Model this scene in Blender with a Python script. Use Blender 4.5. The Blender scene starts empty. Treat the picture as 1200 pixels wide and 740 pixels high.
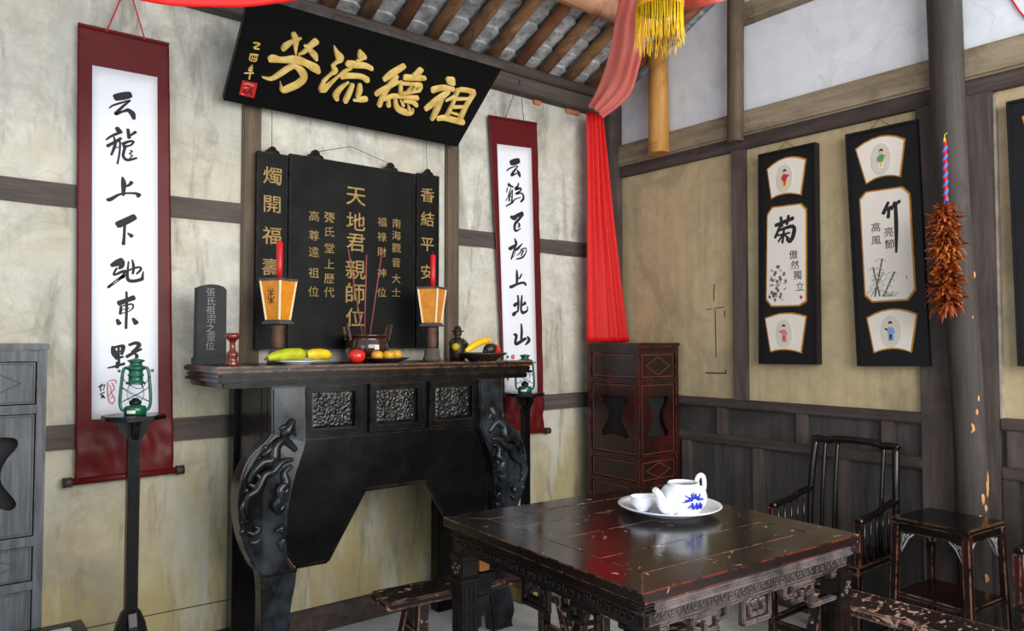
import bpy, bmesh, math, random
from mathutils import Vector, Matrix, noise
R = math.radians
random.seed(7)
scene = bpy.context.scene
COL = scene.collection

# ------------------------------------------------------------------ camera, world, lights
cam_data = bpy.data.cameras.new('camera')
cam_data.sensor_width = 36.0
cam_data.lens = 870.0 / 1200.0 * 36.0
cam_data.clip_start = 0.02
cam = bpy.data.objects.new('camera', cam_data)
COL.objects.link(cam)
cam.location = (0.0, 0.0, 1.45)
cam.rotation_euler = (R(90 + 2.04), 0.0, -R(38.8))
scene.camera = cam

world = bpy.data.worlds.new('overcast_sky')
scene.world = world
world.use_nodes = True
bg = world.node_tree.nodes['Background']
bg.inputs[0].default_value = (0.80, 0.90, 1.0, 1)
bg.inputs[1].default_value = 0.55


def area(name, loc, rot, sx, sy, power, col):
    l = bpy.data.lights.new(name, 'AREA')
    l.shape = 'RECTANGLE'
    l.size, l.size_y, l.energy, l.color = sx, sy, power, col
    o = bpy.data.objects.new(name, l)
    o.location, o.rotation_euler = loc, rot
    COL.objects.link(o)


# daylight coming in through the open courtyard front of the hall, behind the camera
area('courtyard_daylight', (1.9, -1.7, 2.45), (R(88), 0, R(0)), 4.4, 2.4, 200, (1.0, 0.985, 0.95))
area('added_left_fill', (-1.6, 0.6, 1.7), (R(90), 0, R(-78)), 1.6, 2.2, 16, (0.86, 0.93, 1.0))  # added light from the left, brightens the altar's left leg

scene.view_settings.view_transform = 'Standard'
scene.view_settings.look = 'None'
scene.view_settings.gamma = 1.0
scene.view_settings.use_curve_mapping = False
scene.view_settings.exposure = 0.42


# ------------------------------------------------------------------ materials
def srgb(r, g, b):
    f = lambda c: (c / 255 / 12.92) if c / 255 <= 0.04045 else ((c / 255 + 0.055) / 1.055) ** 2.4
    return (f(r), f(g), f(b), 1)


class NT:
    def __init__(s, name):
        s.m = bpy.data.materials.new(name)
        s.m.use_nodes = True
        s.t = s.m.node_tree
        s.b = s.t.nodes['Principled BSDF']

    def n(s, typ, **kw):
        nd = s.t.nodes.new('ShaderNode' + typ)
        for k, v in kw.items():
            setattr(nd, k, v)
        return nd

    def l(s, a, b):
        s.t.links.new(a, b)

    def coords(s, scale=(1, 1, 1), kind='Object'):
        tc = s.n('TexCoord')
        mp = s.n('Mapping')
        mp.inputs['Scale'].default_value = scale
        s.l(tc.outputs[kind], mp.inputs[0])
        return mp.outputs[0]

    def noise(s, vec, scale, detail=6, rough=0.6, dist=0.0):
        nd = s.n('TexNoise')
        nd.inputs['Scale'].default_value = scale
        nd.inputs['Detail'].default_value = detail
        nd.inputs['Roughness'].default_value = rough
        nd.inputs['Distortion'].default_value = dist
        s.l(vec, nd.inputs['Vector'])
        return nd.outputs['Fac']

    def ramp(s, fac, stops):
        r = s.n('ValToRGB')
        e = r.color_ramp.elements
        while len(e) > 1:
            e.remove(e[-1])
        e[0].position, e[0].color = stops[0]
        for p, c in stops[1:]:
            x = e.new(p)
            x.color = c
        s.l(fac, r.inputs[0])
        return r.outputs[0]

    def mix(s, fac, a, b, mode='MIX'):
        m = s.n('Mix', data_type='RGBA', blend_type=mode)
        for sock, v in ((m.inputs[0], fac), (m.inputs[6], a), (m.inputs[7], b)):
            if hasattr(v, 'links'):
                s.l(v, sock)
            else:
                sock.default_value = v
        return m.outputs[2]

    def math(s, op, a, b=0.0):
        m = s.n('Math', operation=op)
        for sock, v in ((m.inputs[0], a), (m.inputs[1], b)):
            if hasattr(v, 'links'):
                s.l(v, sock)
            else:
                sock.default_value = v
        return m.outputs[0]

    def bump(s, h, strength=0.3, dist=0.01):
        b = s.n('Bump')
        b.inputs['Strength'].default_value = strength
        b.inputs['Distance'].default_value = dist
        s.l(h, b.inputs['Height'])
        s.l(b.outputs[0], s.b.inputs['Normal'])

    def edge(s, radius=0.006, gain=6.0):
        bv = s.n('Bevel', samples=4)
        bv.inputs['Radius'].default_value = radius
        g = s.n('NewGeometry')
        d = s.n('VectorMath', operation='DOT_PRODUCT')
        s.l(bv.outputs[0], d.inputs[0])
        s.l(g.outputs['Normal'], d.inputs[1])
        return s.math('MULTIPLY', s.math('SUBTRACT', 1.0, d.outputs['Value']), gain)


BW = lambda v: (v, v, v, 1)


def m_plain(name, col, rough=0.5, metal=0.0, spec=None, var=0.12, nscale=14, bump=0.0, coat=0.0, sheen=0.0):
    k = NT(name)
    v = k.coords()
    f = k.noise(v, nscale, 5)
    lo = tuple(c * (1 - var) for c in col[:3]) + (1,)
    hi = tuple(min(1, c * (1 + var)) for c in col[:3]) + (1,)
    k.l(k.ramp(f, [(0.3, lo), (0.7, hi)]), k.b.inputs['Base Color'])
    k.b.inputs['Roughness'].default_value = rough
    k.b.inputs['Metallic'].default_value = metal
    if spec is not None:
        k.b.inputs['Specular IOR Level'].default_value = spec
    k.b.inputs['Coat Weight'].default_value = coat
    k.b.inputs['Sheen Weight'].default_value = sheen
    if bump:
        k.bump(k.noise(v, nscale * 4, 4), bump, 0.004)
    return k.m


def m_lacquer(name, base, rough=(0.18, 0.42), wear=(0.30, 0.19, 0.14, 1), wear_amt=0.35, chips=0.0, dust_sheen=None, grain=(1, 1, 1), patch=None, coat=0.0, edge_r=0.006, spec=0.5):
    """dark lacquered wood: dull and shiny zones, rubbed edges, chips down to the wood"""
    k = NT(name)
    v = k.coords()
    vg = k.coords(grain)
    col = base
    if patch:
        pf = k.ramp(k.noise(v, 3.2, 5, 0.6, 0.5), [(0.48, BW(0)), (0.66, BW(1))])
        col = k.mix(pf, base, patch)
    if dust_sheen:
        df = k.ramp(k.noise(vg, 7, 7, 0.62), [(0.42, BW(0)), (0.72, BW(1))])
        col = k.mix(df, col, dust_sheen)
    e = k.edge(edge_r)
    en = k.ramp(k.noise(v, 16, 6, 0.7), [(0.42, BW(0)), (0.58, BW(1))])
    ef = k.math('MULTIPLY', k.math('MULTIPLY', e, en), wear_amt)
    ef = k.math('MINIMUM', ef, 1.0)
    col = k.mix(ef, col, wear)
    if chips:
        cf = k.ramp(k.noise(k.coords(tuple(0.6 + 0.4 * g for g in grain)), 26, 5, 0.65, 0.6), [(0.735 - chips, BW(0)), (0.75 - chips, BW(1))])
        col = k.mix(cf, col, (0.42, 0.27, 0.21, 1))
    k.l(col, k.b.inputs['Base Color'])
    rf = k.ramp(k.noise(v, 5, 6, 0.65), [(0.35, BW(rough[0])), (0.7, BW(rough[1]))])
    k.l(rf, k.b.inputs['Roughness'])
    k.b.inputs['Coat Weight'].default_value = coat
    k.b.inputs['Coat Roughness'].default_value = 0.12
    k.b.inputs['Specular IOR Level'].default_value = spec
    k.bump(k.noise(vg, 22, 5), 0.12, 0.002)
    return k.m


def m_wood(name, dark, light, grain, rough=0.7, stain=None, nscale=3.0, spec=0.3):
    k = NT(name)
    vg = k.coords(grain)
    f = k.noise(vg, nscale, 9, 0.68, 0.4)
    col = k.ramp(f, [(0.28, dark), (0.72, light)])
    if stain:
        sf = k.ramp(k.noise(k.coords(), 2.6, 6, 0.65, 0.4), [(0.5, BW(0)), (0.68, BW(1))])
        col = k.mix(sf, col, stain)
    k.l(col, k.b.inputs['Base Color'])
    k.b.inputs['Roughness'].default_value = rough
    k.b.inputs['Specular IOR Level'].default_value = spec
    k.bump(k.noise(vg, nscale * 5, 6), 0.25, 0.004)
    return k.m


def m_plaster(name, light, mid, yellow, grey, yscale=1.1, ylo=0.45, streak=False, shade_stains=0.0):
    k = NT(name)
    v = k.coords()
    fine = k.noise(v, 9, 10, 0.72)
    col = k.ramp(fine, [(0.3, mid), (0.62, light)])
    big = k.ramp(k.noise(v, yscale, 5, 0.6, 0.6), [(ylo, BW(0)), (ylo + 0.26, BW(1))])
    col = k.mix(big, col, yellow)
    gn = k.ramp(k.noise(k.coords((1, 1, 0.8)), 2.3, 9, 0.7, 0.8), [(0.50, BW(0)), (0.70, BW(0.8))])
    if streak:
        sn = k.ramp(k.noise(k.coords((9, 9, 0.45)), 2.2, 7, 0.6), [(0.45, BW(0)), (0.8, BW(0.7))])
        col = k.mix(sn, col, tuple(c * 0.72 for c in yellow[:3]) + (1,))
    if shade_stains:
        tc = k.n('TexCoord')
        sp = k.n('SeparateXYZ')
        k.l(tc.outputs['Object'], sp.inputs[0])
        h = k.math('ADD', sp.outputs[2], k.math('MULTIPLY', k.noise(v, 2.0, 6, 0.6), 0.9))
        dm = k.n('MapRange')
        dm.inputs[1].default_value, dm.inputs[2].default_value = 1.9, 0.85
        dm.inputs[3].default_value, dm.inputs[4].default_value = 0.0, shade_stains
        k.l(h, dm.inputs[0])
        col = k.mix(dm.outputs[0], col, srgb(164, 147, 94))  # weaker light low on the wall, painted in as darker olive
    col = k.mix(gn, col, grey)
    if shade_stains:                                     # vertical run-off stains, bleached and sooty
        s1 = k.ramp(k.noise(k.coords((3.2, 3.2, 0.7)), 1.5, 8, 0.62, 0.3), [(0.50, BW(0)), (0.66, BW(0.75))])
        col = k.mix(s1, col, srgb(196, 196, 188))
        s2 = k.ramp(k.noise(k.coords((4.0, 4.0, 0.8)), 1.9, 9, 0.68, 0.5), [(0.53, BW(0)), (0.70, BW(0.75))])
        col = k.mix(s2, col, srgb(112, 108, 96))
    # hairline cracks
    vo = k.n('TexVoronoi', feature='DISTANCE_TO_EDGE')
    vo.inputs['Scale'].default_value = 0.8
    warp = k.mix(0.25, v, k.mix(1.0, v, (1, 1, 1, 1)))
    wn = k.n('TexNoise')
    wn.inputs['Scale'].default_value = 4
    k.l(v, wn.inputs['Vector'])
    wv = k.mix(0.45, v, wn.outputs['Color'])
    k.l(wv, vo.inputs['Vector'])
    cr = k.ramp(vo.outputs['Distance'], [(0.0, BW(0.16)), (0.003, BW(0.0))])
    col = k.mix(cr, col, (0.16, 0.12, 0.08, 1))
    sp2 = k.ramp(k.noise(v, 55, 4, 0.6), [(0.70, BW(0)), (0.76, BW(0.45))])
    col = k.mix(sp2, col, (0.20, 0.16, 0.11, 1))
    k.l(col, k.b.inputs['Base Color'])
    k.b.inputs['Roughness'].default_value = 0.9
    k.b.inputs['Specular IOR Level'].default_value = 0.15
    k.bump(k.noise(v, 14, 9, 0.7), 0.25, 0.008)
    return k.m


M = {}
M['plaster'] = m_plaster('lime_plaster', srgb(220, 218, 209), srgb(176, 173, 162), srgb(196, 187, 162), srgb(140, 139, 133), shade_stains=0.85)
M['plaster_r'] = m_plaster('ochre_plaster', srgb(200, 182, 148), srgb(170, 152, 118), srgb(184, 164, 128), srgb(146, 132, 108), yscale=0.9, streak=True)
M['board'] = m_plaster('whitewashed_board', srgb(226, 230, 236), srgb(214, 219, 228), srgb(208, 212, 218), srgb(200, 204, 210), ylo=0.55)
M['floor'] = m_plaster('floor_cement', srgb(196, 198, 196), srgb(168, 170, 168), srgb(176, 172, 160), srgb(140, 142, 142))
M['timber_x'] = m_wood('timber_grey_x', srgb(52, 44, 42), srgb(104, 94, 88), (0.5, 7, 7), stain=srgb(84, 74, 66))
M['timber_y'] = m_wood('timber_grey_y', srgb(104, 92, 74), srgb(164, 150, 126), (7, 0.5, 7), stain=srgb(96, 84, 66))
M['timber_z'] = m_wood('timber_grey_z', srgb(64, 55, 46), srgb(118, 102, 84), (7, 7, 0.5), stain=srgb(86, 72, 58))
M['dark_y'] = m_wood('dark_rail_wood', srgb(48, 40, 38), srgb(88, 76, 72), (7, 0.6, 7), stain=srgb(54, 46, 44))
M['dark_z'] = m_wood('dark_stile_wood', srgb(54, 46, 44), srgb(98, 86, 82), (7, 7, 0.6), stain=srgb(62, 54, 52))
M['panel'] = m_wood('dark_panel_wood', srgb(46, 43, 43), srgb(78, 73, 72), (9, 9, 0.7), stain=srgb(48, 45, 43))
M['column'] = m_wood('column_wood', srgb(38, 34, 33), srgb(82, 75, 71), (6, 6, 0.4), stain=srgb(56, 50, 47))
M['peel'] = m_plain('bare_peeled_wood', srgb(206, 150, 96), 0.7)
M['log'] = m_wood('fresh_log', srgb(168, 112, 52), srgb(214, 164, 96), (6, 6, 0.6), rough=0.6, stain=srgb(150, 96, 46))
M['purlin'] = m_wood('purlin_log', srgb(176, 124, 92), srgb(222, 176, 142), (0.6, 7, 7), stain=srgb(124, 82, 58))
M['rafter'] = m_wood('rafter_log', srgb(110, 80, 56), srgb(196, 150, 108), (7, 0.6, 7), stain=srgb(104, 64, 40))
M['rafter_red'] = m_wood('rafter_red', srgb(112, 66, 44), srgb(166, 112, 80), (7, 0.6, 7), stain=srgb(96, 58, 38))
M['tile'] = m_plain('roof_tile_clay', srgb(176, 178, 182), 0.85, var=0.6, nscale=16, bump=0.9)
M['lacquer'] = m_lacquer('black_lacquer', srgb(8, 8, 9), rough=(0.16, 0.36), wear=srgb(104, 84, 70), wear_amt=0.1, dust_sheen=srgb(14, 14, 17), spec=0.25)
M['lacquer_leg'] = m_lacquer('grey_black_lacquer', srgb(12, 12, 14), rough=(0.16, 0.36), wear=srgb(112, 110, 112), wear_amt=0.14, dust_sheen=srgb(50, 57, 65), spec=0.35)  # blue-grey patches are a reflection on the legs, painted into the colour
M['lacquer_top'] = m_lacquer('altar_top_lacquer', srgb(13, 12, 13), wear=srgb(158, 100, 72), wear_amt=1.2, chips=0.03, dust_sheen=srgb(22, 22, 25), spec=0.4)
M['carved'] = m_lacquer('carved_black', srgb(9, 8, 8), rough=(0.22, 0.4), wear=srgb(96, 92, 90), wear_amt=0.12)
M['table'] = m_lacquer('table_lacquer', srgb(15, 11, 11), rough=(0.14, 0.32), wear=srgb(140, 112, 104), wear_amt=0.06, chips=0.006, patch=srgb(24, 11, 10), edge_r=0.002, spec=0.3)
M['table_top'] = m_lacquer('table_top_lacquer', srgb(17, 12, 10), rough=(0.12, 0.25), wear=srgb(150, 108, 82), wear_amt=0.55, chips=0.075, patch=srgb(25, 12, 10), edge_r=0.003, spec=0.4)
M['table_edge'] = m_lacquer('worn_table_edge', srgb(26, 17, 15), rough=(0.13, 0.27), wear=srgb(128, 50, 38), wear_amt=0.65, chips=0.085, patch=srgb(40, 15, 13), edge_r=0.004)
M['table_bead_lit'] = m_lacquer('rubbed_lit_table_bead', srgb(50, 45, 47), rough=(0.18, 0.34), wear=srgb(178, 150, 146), wear_amt=0.4, chips=0.03, dust_sheen=srgb(112, 106, 110), edge_r=0.003)  # rubbed bead; front side's brightness painted in as a paler tone
M['table_carved_lit'] = m_lacquer('lit_table_carved_wood', srgb(40, 34, 35), rough=(0.18, 0.36), wear=srgb(176, 150, 144), wear_amt=0.4, dust_sheen=srgb(92, 82, 82), edge_r=0.0025)  # paler than the other sides: daylight on the front put into the colour
M['bench'] = m_lacquer('bench_lacquer', srgb(30, 20, 19), rough=(0.2, 0.45), wear=srgb(176, 120, 100), wear_amt=1.0, chips=0.13, grain=(0.35, 1.6, 1.6))
M['bench_y'] = m_lacquer('bench_lacquer_long', srgb(30, 20, 19), rough=(0.2, 0.45), wear=srgb(196, 140, 124), wear_amt=1.0, chips=0.17, grain=(1.6, 0.35, 1.6))
M['chair'] = m_lacquer('chair_lacquer', srgb(8, 7, 7), rough=(0.14, 0.34), wear=srgb(150, 104, 74), wear_amt=0.35)
M['teatable'] = m_lacquer('tea_table_lacquer', srgb(26, 16, 15), rough=(0.14, 0.32), wear=srgb(168, 120, 100), wear_amt=0.45, patch=srgb(58, 16, 14))
M['cabinet_sheen'] = m_lacquer('sky_sheen_cabinet', srgb(54, 56, 60), rough=(0.4, 0.6), wear=srgb(110, 108, 110), wear_amt=0.2, dust_sheen=srgb(92, 97, 104), grain=(6, 6, 0.5))  # blue-grey tone is sky reflected in black lacquer, painted into the colour
M['cabinet_red'] = m_lacquer('red_brown_cabinet', srgb(34, 17, 15), rough=(0.2, 0.4), wear=srgb(120, 58, 44), wear_amt=0.4, patch=srgb(66, 22, 16))
M['line_red'] = m_plain('inlay_line', srgb(128, 70, 56), 0.5)
M['line_grey'] = m_plain('inlay_groove', srgb(56, 54, 56), 0.7)
M['void'] = m_plain('cabinet_inside', srgb(14, 12, 12), 0.8)
M['gold'] = None
M['skyblue'] = m_plain('blue_tape', srgb(40, 120, 214), 0.5)
M['lightstrip'] = m_plain('pale_worn_edge', srgb(150, 140, 128), 0.7, var=0.3)
k = NT('gilded_carving')
v = k.coords()
k.l(k.ramp(k.noise(v, 18, 8, 0.7), [(0.3, srgb(196, 150, 72)), (0.5, srgb(236, 202, 118)), (0.75, srgb(246, 224, 158))]), k.b.inputs['Base Color'])
k.b.inputs['Roughness'].default_value = 0.5
k.b.inputs['Metallic'].default_value = 0.1
k.bump(k.noise(v, 60, 4), 0.4, 0.004)
M['gold'] = k.m
M['gold_old'] = m_plain('faded_gold_paint', srgb(150, 122, 64), 0.6, var=0.4, nscale=40)
M['plaque'] = m_plain('plaque_black', srgb(12, 13, 14), 0.5, spec=0.2, var=0.3, nscale=3)
M['tablet'] = m_lacquer('tablet_black', srgb(9, 10, 10), rough=(0.45, 0.65), wear=srgb(90, 84, 76), wear_amt=0.2, dust_sheen=srgb(17, 18, 18), grain=(1, 1, 0.4), spec=0.15)
M['seal'] = m_plain('seal_red', srgb(196, 34, 34), 0.6)
M['ink'] = m_plain('ink_black', srgb(26, 24, 30), 0.7, var=0.2)
M['ink_grey'] = m_plain('ink_wash', srgb(104, 102, 100), 0.8, var=0.45, nscale=60)
M['paper'] = m_plain('scroll_paper', srgb(236, 238, 246), 0.85, var=0.02, nscale=5)
M['paper_warm'] = m_plain('panel_paper', srgb(226, 218, 208), 0.7, var=0.03, nscale=8)
M['paper_oval'] = m_plain('oval_paper', srgb(206, 200, 184), 0.7, var=0.04)
M['maroon'] = m_plain('scroll_silk', srgb(92, 22, 24), 0.42, spec=0.2, var=0.14, nscale=6)
M['roller'] = m_plain('roller_end', srgb(52, 44, 40), 0.6)
M['redcord'] = m_plain('red_cord', srgb(196, 30, 44), 0.6)
M['bluecord'] = m_plain('blue_cord', srgb(48, 52, 84), 0.6)
M['wire'] = m_plain('thin_wire', srgb(70, 66, 62), 0.5, metal=0.4)
M['green'] = m_plain('green_enamel', srgb(14, 84, 62), 0.28, var=0.25, coat=0.4)
M['darkmetal'] = m_plain('dark_metal', srgb(42, 42, 40), 0.4, metal=0.7)
M['white'] = m_plain('white_label', srgb(226, 220, 200), 0.6)
M['stone'] = m_plain('slate_stone', srgb(38, 39, 41), 0.75, var=0.25, nscale=20, bump=0.2)
M['stonetext'] = m_plain('incised_text', srgb(146, 148, 150), 0.8, var=0.25)
M['redlac'] = m_plain('red_brown_lacquer', srgb(110, 30, 22), 0.2, var=0.3, coat=0.5)
M['candle'] = m_plain('red_wax', srgb(206, 26, 36), 0.4, var=0.1)
M['amber'] = m_plain('amber_panel', srgb(222, 140, 36), 0.35, var=0.22, nscale=20, coat=0.3)
M['amber_edge'] = m_plain('pale_edge_strip', srgb(248, 232, 196), 0.4, var=0.05)
M['oldwood'] = m_wood('old_turned_wood', srgb(74, 50, 40), srgb(116, 82, 66), (5, 5, 1), rough=0.6)
M['greywood'] = m_wood('grey_cap_wood', srgb(60, 56, 54), srgb(104, 98, 94), (5, 5, 1), rough=0.7)
M['bronze'] = m_plain('brown_glaze', srgb(58, 30, 26), 0.16, var=0.3, coat=0.7)
M['incense'] = m_plain('incense_stick', srgb(150, 78, 78), 0.8)
M['ash'] = m_plain('incense_ash', srgb(120, 112, 104), 0.9)
M['gourd'] = m_plain('yellow_green_gourd', srgb(172, 178, 28), 0.4, var=0.3, nscale=22)
M['gourd_y'] = m_plain('yellow_gourd', srgb(216, 186, 26), 0.4, var=0.22, nscale=18)
M['tomato'] = m_plain('tomato_red', srgb(214, 44, 30), 0.22, var=0.15, coat=0.4)
M['yfruit'] = m_plain('yellow_fruit', srgb(214, 160, 36), 0.35, var=0.2, coat=0.3)
M['stem'] = m_plain('green_stem', srgb(70, 84, 36), 0.6)
M['banana'] = m_plain('banana_yellow', srgb(244, 190, 20), 0.35, var=0.1)
M['darkfig'] = m_plain('dark_figure', srgb(40, 30, 24), 0.4, var=0.3)
M['darkdish'] = m_plain('dark_dish', srgb(50, 38, 34), 0.3, var=0.3)
M['redcloth'] = m_plain('red_cloth', srgb(206, 8, 5), 0.6, spec=0.4, var=0.12, nscale=30)
M['yellow'] = m_plain('gold_fringe', srgb(246, 196, 20), 0.5, var=0.2, nscale=60)
M['goldband'] = m_plain('gold_braid', srgb(224, 160, 40), 0.5, var=0.3, nscale=80)
M['porcelain'] = m_plain('porcelain_white', srgb(238, 242, 248), 0.12, var=0.01, coat=0.5)
M['cobalt'] = m_plain('cobalt_blue', srgb(30, 52, 190), 0.2, var=0.35, nscale=60)
M['tea'] = m_plain('tea_dark', srgb(60, 60, 70), 0.2)
M['frame_black'] = m_plain('frame_black', srgb(19, 19, 22), 0.45, spec=0.3, var=0.2, nscale=4)
M['frame_gold'] = m_plain('gilt_edge', srgb(178, 124, 36), 0.4, var=0.35, nscale=30, metal=0.2)
M['pink'] = m_plain('figure_pink', srgb(196, 120, 140), 0.7)
M['figred'] = m_plain('figure_red', srgb(200, 44, 60), 0.7)
M['figblue'] = m_plain('figure_blue', srgb(120, 150, 206), 0.7)
M['figyel'] = m_plain('figure_yellow', srgb(226, 190, 50), 0.7)
M['figgreen'] = m_plain('figure_green', srgb(90, 150, 110), 0.7)
M['skin'] = m_plain('figure_skin', srgb(226, 190, 164), 0.7)
M['orangew'] = m_wood('bare_orange_wood', srgb(180, 104, 50), srgb(220, 150, 86), (4, 4, 0.8), rough=0.6)
M['yellowblock'] = m_wood('worn_yellow_wood', srgb(112, 96, 56), srgb(176, 152, 92), (4, 4, 1), rough=0.8, stain=srgb(60, 56, 44))
M['marble'] = m_plain('grey_marble', srgb(176, 178, 172), 0.15, var=0.5, nscale=26)
M['nail'] = m_plain('crack_line', srgb(60, 50, 40), 0.8)
M['brick'] = m_plain('bare_brick', srgb(190, 124, 92), 0.85, var=0.2)

k = NT('backlit_red_gauze')
k.l(k.ramp(k.noise(k.coords(), 5, 5), [(0.3, srgb(250, 128, 116)), (0.7, srgb(255, 160, 148))]), k.b.inputs['Base Color'])  # light from behind the cloth put into the colour as a paler red
k.b.inputs['Roughness'].default_value = 0.8
tr = k.n('BsdfTranslucent')
tr.inputs[0].default_value = srgb(246, 110, 96)
ms = k.n('MixShader')
ms.inputs[0].default_value = 0.22
k.l(k.b.outputs[0], ms.inputs[1])
k.l(tr.outputs[0], ms.inputs[2])
k.l(ms.outputs[0], k.t.nodes['Material Output'].inputs[0])
M['gauze'] = k.m

k = NT('lamp_glass')
k.b.inputs['Base Color'].default_value = (0.95, 0.98, 1, 1)
k.b.inputs['Roughness'].default_value = 0.04
k.b.inputs['Transmission Weight'].default_value = 1.0
k.b.inputs['IOR'].default_value = 1.12
M['glass'] = k.m

k = NT('brown_feather')
k.l(k.ramp(k.noise(k.coords((1, 1, 0.6)), 26, 5, 0.7), [(0.34, srgb(50, 18, 9)), (0.50, srgb(156, 70, 26)), (0.66, srgb(222, 136, 62))]), k.b.inputs['Base Color'])
k.b.inputs['Roughness'].default_value = 0.55
M['feather'] = k.m


# ------------------------------------------------------------------ mesh helpers
class MB:
    """collects shapes into one mesh"""

    def __init__(s):
        s.bm = bmesh.new()

    def _add(s, verts, faces, smooth=False):
        vs = [s.bm.verts.new(v) for v in verts]
        for f in faces:
            try:
                fc = s.bm.faces.new([vs[i] for i in f])
                fc.smooth = smooth
            except ValueError:
                pass
        return vs

    def _merge(s, b2):
        me = bpy.data.meshes.new('tmp')
        b2.to_mesh(me)
        b2.free()
        s.bm.from_mesh(me)
        bpy.data.meshes.remove(me)

    def box(s, lo, hi, bev=0.0, mat=None):
        b = bmesh.new()
        x0, y0, z0 = lo
        x1, y1, z1 = hi
        vs = [b.verts.new(p) for p in ((x0, y0, z0), (x1, y0, z0), (x1, y1, z0), (x0, y1, z0), (x0, y0, z1), (x1, y0, z1), (x1, y1, z1), (x0, y1, z1))]
        for f in ((3, 2, 1, 0), (4, 5, 6, 7), (0, 1, 5, 4), (1, 2, 6, 5), (2, 3, 7, 6), (3, 0, 4, 7)):
            b.faces.new([vs[i] for i in f])
        if bev:
            bmesh.ops.bevel(b, geom=b.edges[:], offset=bev, segments=2, affect='EDGES')
        if mat:
            b.transform(mat)
        s._merge(b)
        return s

    def bar(s, p0, p1, w, h, bev=0.0, up=(0, 0, 1), w1=None, h1=None):
        """square bar from p0 to p1"""
        p0, p1 = Vector(p0), Vector(p1)
        d = (p1 - p0).normalized()
        u = Vector(up)
        if abs(d.dot(u)) > 0.98:
            u = Vector((0, 1, 0))
        r = d.cross(u).normalized()
        u = r.cross(d).normalized()
        w1 = w if w1 is None else w1
        h1 = h if h1 is None else h1
        b = bmesh.new()
        vs = []
        for p, ww, hh in ((p0, w, h), (p1, w1, h1)):
            for a, c in ((-1, -1), (1, -1), (1, 1), (-1, 1)):
                vs.append(b.verts.new(p + r * a * ww / 2 + u * c * hh / 2))
        for f in ((3, 2, 1, 0), (4, 5, 6, 7), (0, 1, 5, 4), (1, 2, 6, 5), (2, 3, 7, 6), (3, 0, 4, 7)):
            b.faces.new([vs[i] for i in f])
        bmesh.ops.recalc_face_normals(b, faces=b.faces[:])
        if bev:
            bmesh.ops.bevel(b, geom=b.edges[:], offset=bev, segments=2, affect='EDGES')
        s._merge(b)
        return s

    def prism(s, poly, y0, y1, bev=0.0, hole=None, axis='y', mat=None):
        """outline in the x,z plane, thick from y0 (front) to y1"""
        b = bmesh.new()
        if hole:
            loops = []
            for pts in (poly, hole):
                vs = [b.verts.new((p[0], y0, p[1])) for p in pts]
                loops.append([b.edges.new((vs[i], vs[(i + 1) % len(vs)])) for i in range(len(vs))])
            bmesh.ops.triangle_fill(b, edges=loops[0] + loops[1], use_beauty=True)
            bmesh.ops.remove_doubles(b, verts=b.verts[:], dist=1e-6)
        else:
            b.faces.new([b.verts.new((p[0], y0, p[1])) for p in poly])
        faces = b.faces[:]
        r = bmesh.ops.extrude_face_region(b, geom=faces)
        for g in r['geom']:
            if isinstance(g, bmesh.types.BMVert):
                g.co.y = y1
        bmesh.ops.recalc_face_normals(b, faces=b.faces[:])
        if bev:
            ed = [e for e in b.edges if abs(e.verts[0].co.y - y0) < 1e-6 and abs(e.verts[1].co.y - y0) < 1e-6 and len(e.link_faces) == 2 and e.calc_face_angle(0) > 0.5]
            bmesh.ops.bevel(b, geom=ed, offset=bev, segments=2, affect='EDGES')
        if mat:
            b.transform(mat)
        s._merge(b)
        return s

    def lathe(s, prof, seg=24, at=(0, 0, 0), sx=1.0, sy=1.0, smooth=True, rot=None):
        rings = []
        for r, z in prof:
            ring = []
            for i in range(seg):
                a = 2 * math.pi * i / seg
                p = Vector((r * math.cos(a) * sx, r * math.sin(a) * sy, z))
                if rot:
                    p = rot @ p
                ring.append(s.bm.verts.new(p + Vector(at)))
            rings.append(ring)
        for a, b in zip(rings, rings[1:]):
            for i in range(seg):
                f = s.bm.faces.new((a[i], a[(i + 1) % seg], b[(i + 1) % seg], b[i]))
                f.smooth = smooth
        if prof[0][0] > 1e-5:
            s.bm.faces.new(rings[0][::-1])
        if prof[-1][0] > 1e-5:
            s.bm.faces.new(rings[-1])
        return s

    def tube(s, pts, rad, seg=8, caps=True, flat=1.0, smooth=True):
        pts = [Vector(p) for p in pts]
        if not hasattr(rad, '__len__'):
            rad = [rad] * len(pts)
        rings = []
        prev = None
        for i, p in enumerate(pts):
            d = (pts[min(i + 1, len(pts) - 1)] - pts[max(i - 1, 0)]).normalized()
            u = prev if prev is not None else (Vector((0, 0, 1)) if abs(d.z) < 0.9 else Vector((0, 1, 0)))
            r = d.cross(u)
            if r.length < 1e-6:
                r = d.orthogonal()
            r.normalize()
            u = r.cross(d).normalized()
            prev = u
            rings.append([s.bm.verts.new(p + r * math.cos(2 * math.pi * j / seg) * rad[i] + u * math.sin(2 * math.pi * j / seg) * rad[i] * flat) for j in range(seg)])
        for a, b in zip(rings, rings[1:]):
            for j in range(seg):
                f = s.bm.faces.new((a[j], a[(j + 1) % seg], b[(j + 1) % seg], b[j]))
                f.smooth = smooth
        if caps:
            s.bm.faces.new(rings[0][::-1])
            s.bm.faces.new(rings[-1])
        return s

    def ball(s, c, r, sc=(1, 1, 1), seg=16, rings=10):
        prof = [(max(1e-6, math.sin(math.pi * i / rings)) * r, -math.cos(math.pi * i / rings) * r) for i in range(rings + 1)]
        st = len(s.bm.verts)
        s.lathe(prof, seg, (0, 0, 0))
        s.bm.verts.ensure_lookup_table()
        for v in s.bm.verts[st:]:
            v.co = Vector((v.co.x * sc[0] + c[0], v.co.y * sc[1] + c[1], v.co.z * sc[2] + c[2]))
        return s

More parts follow.
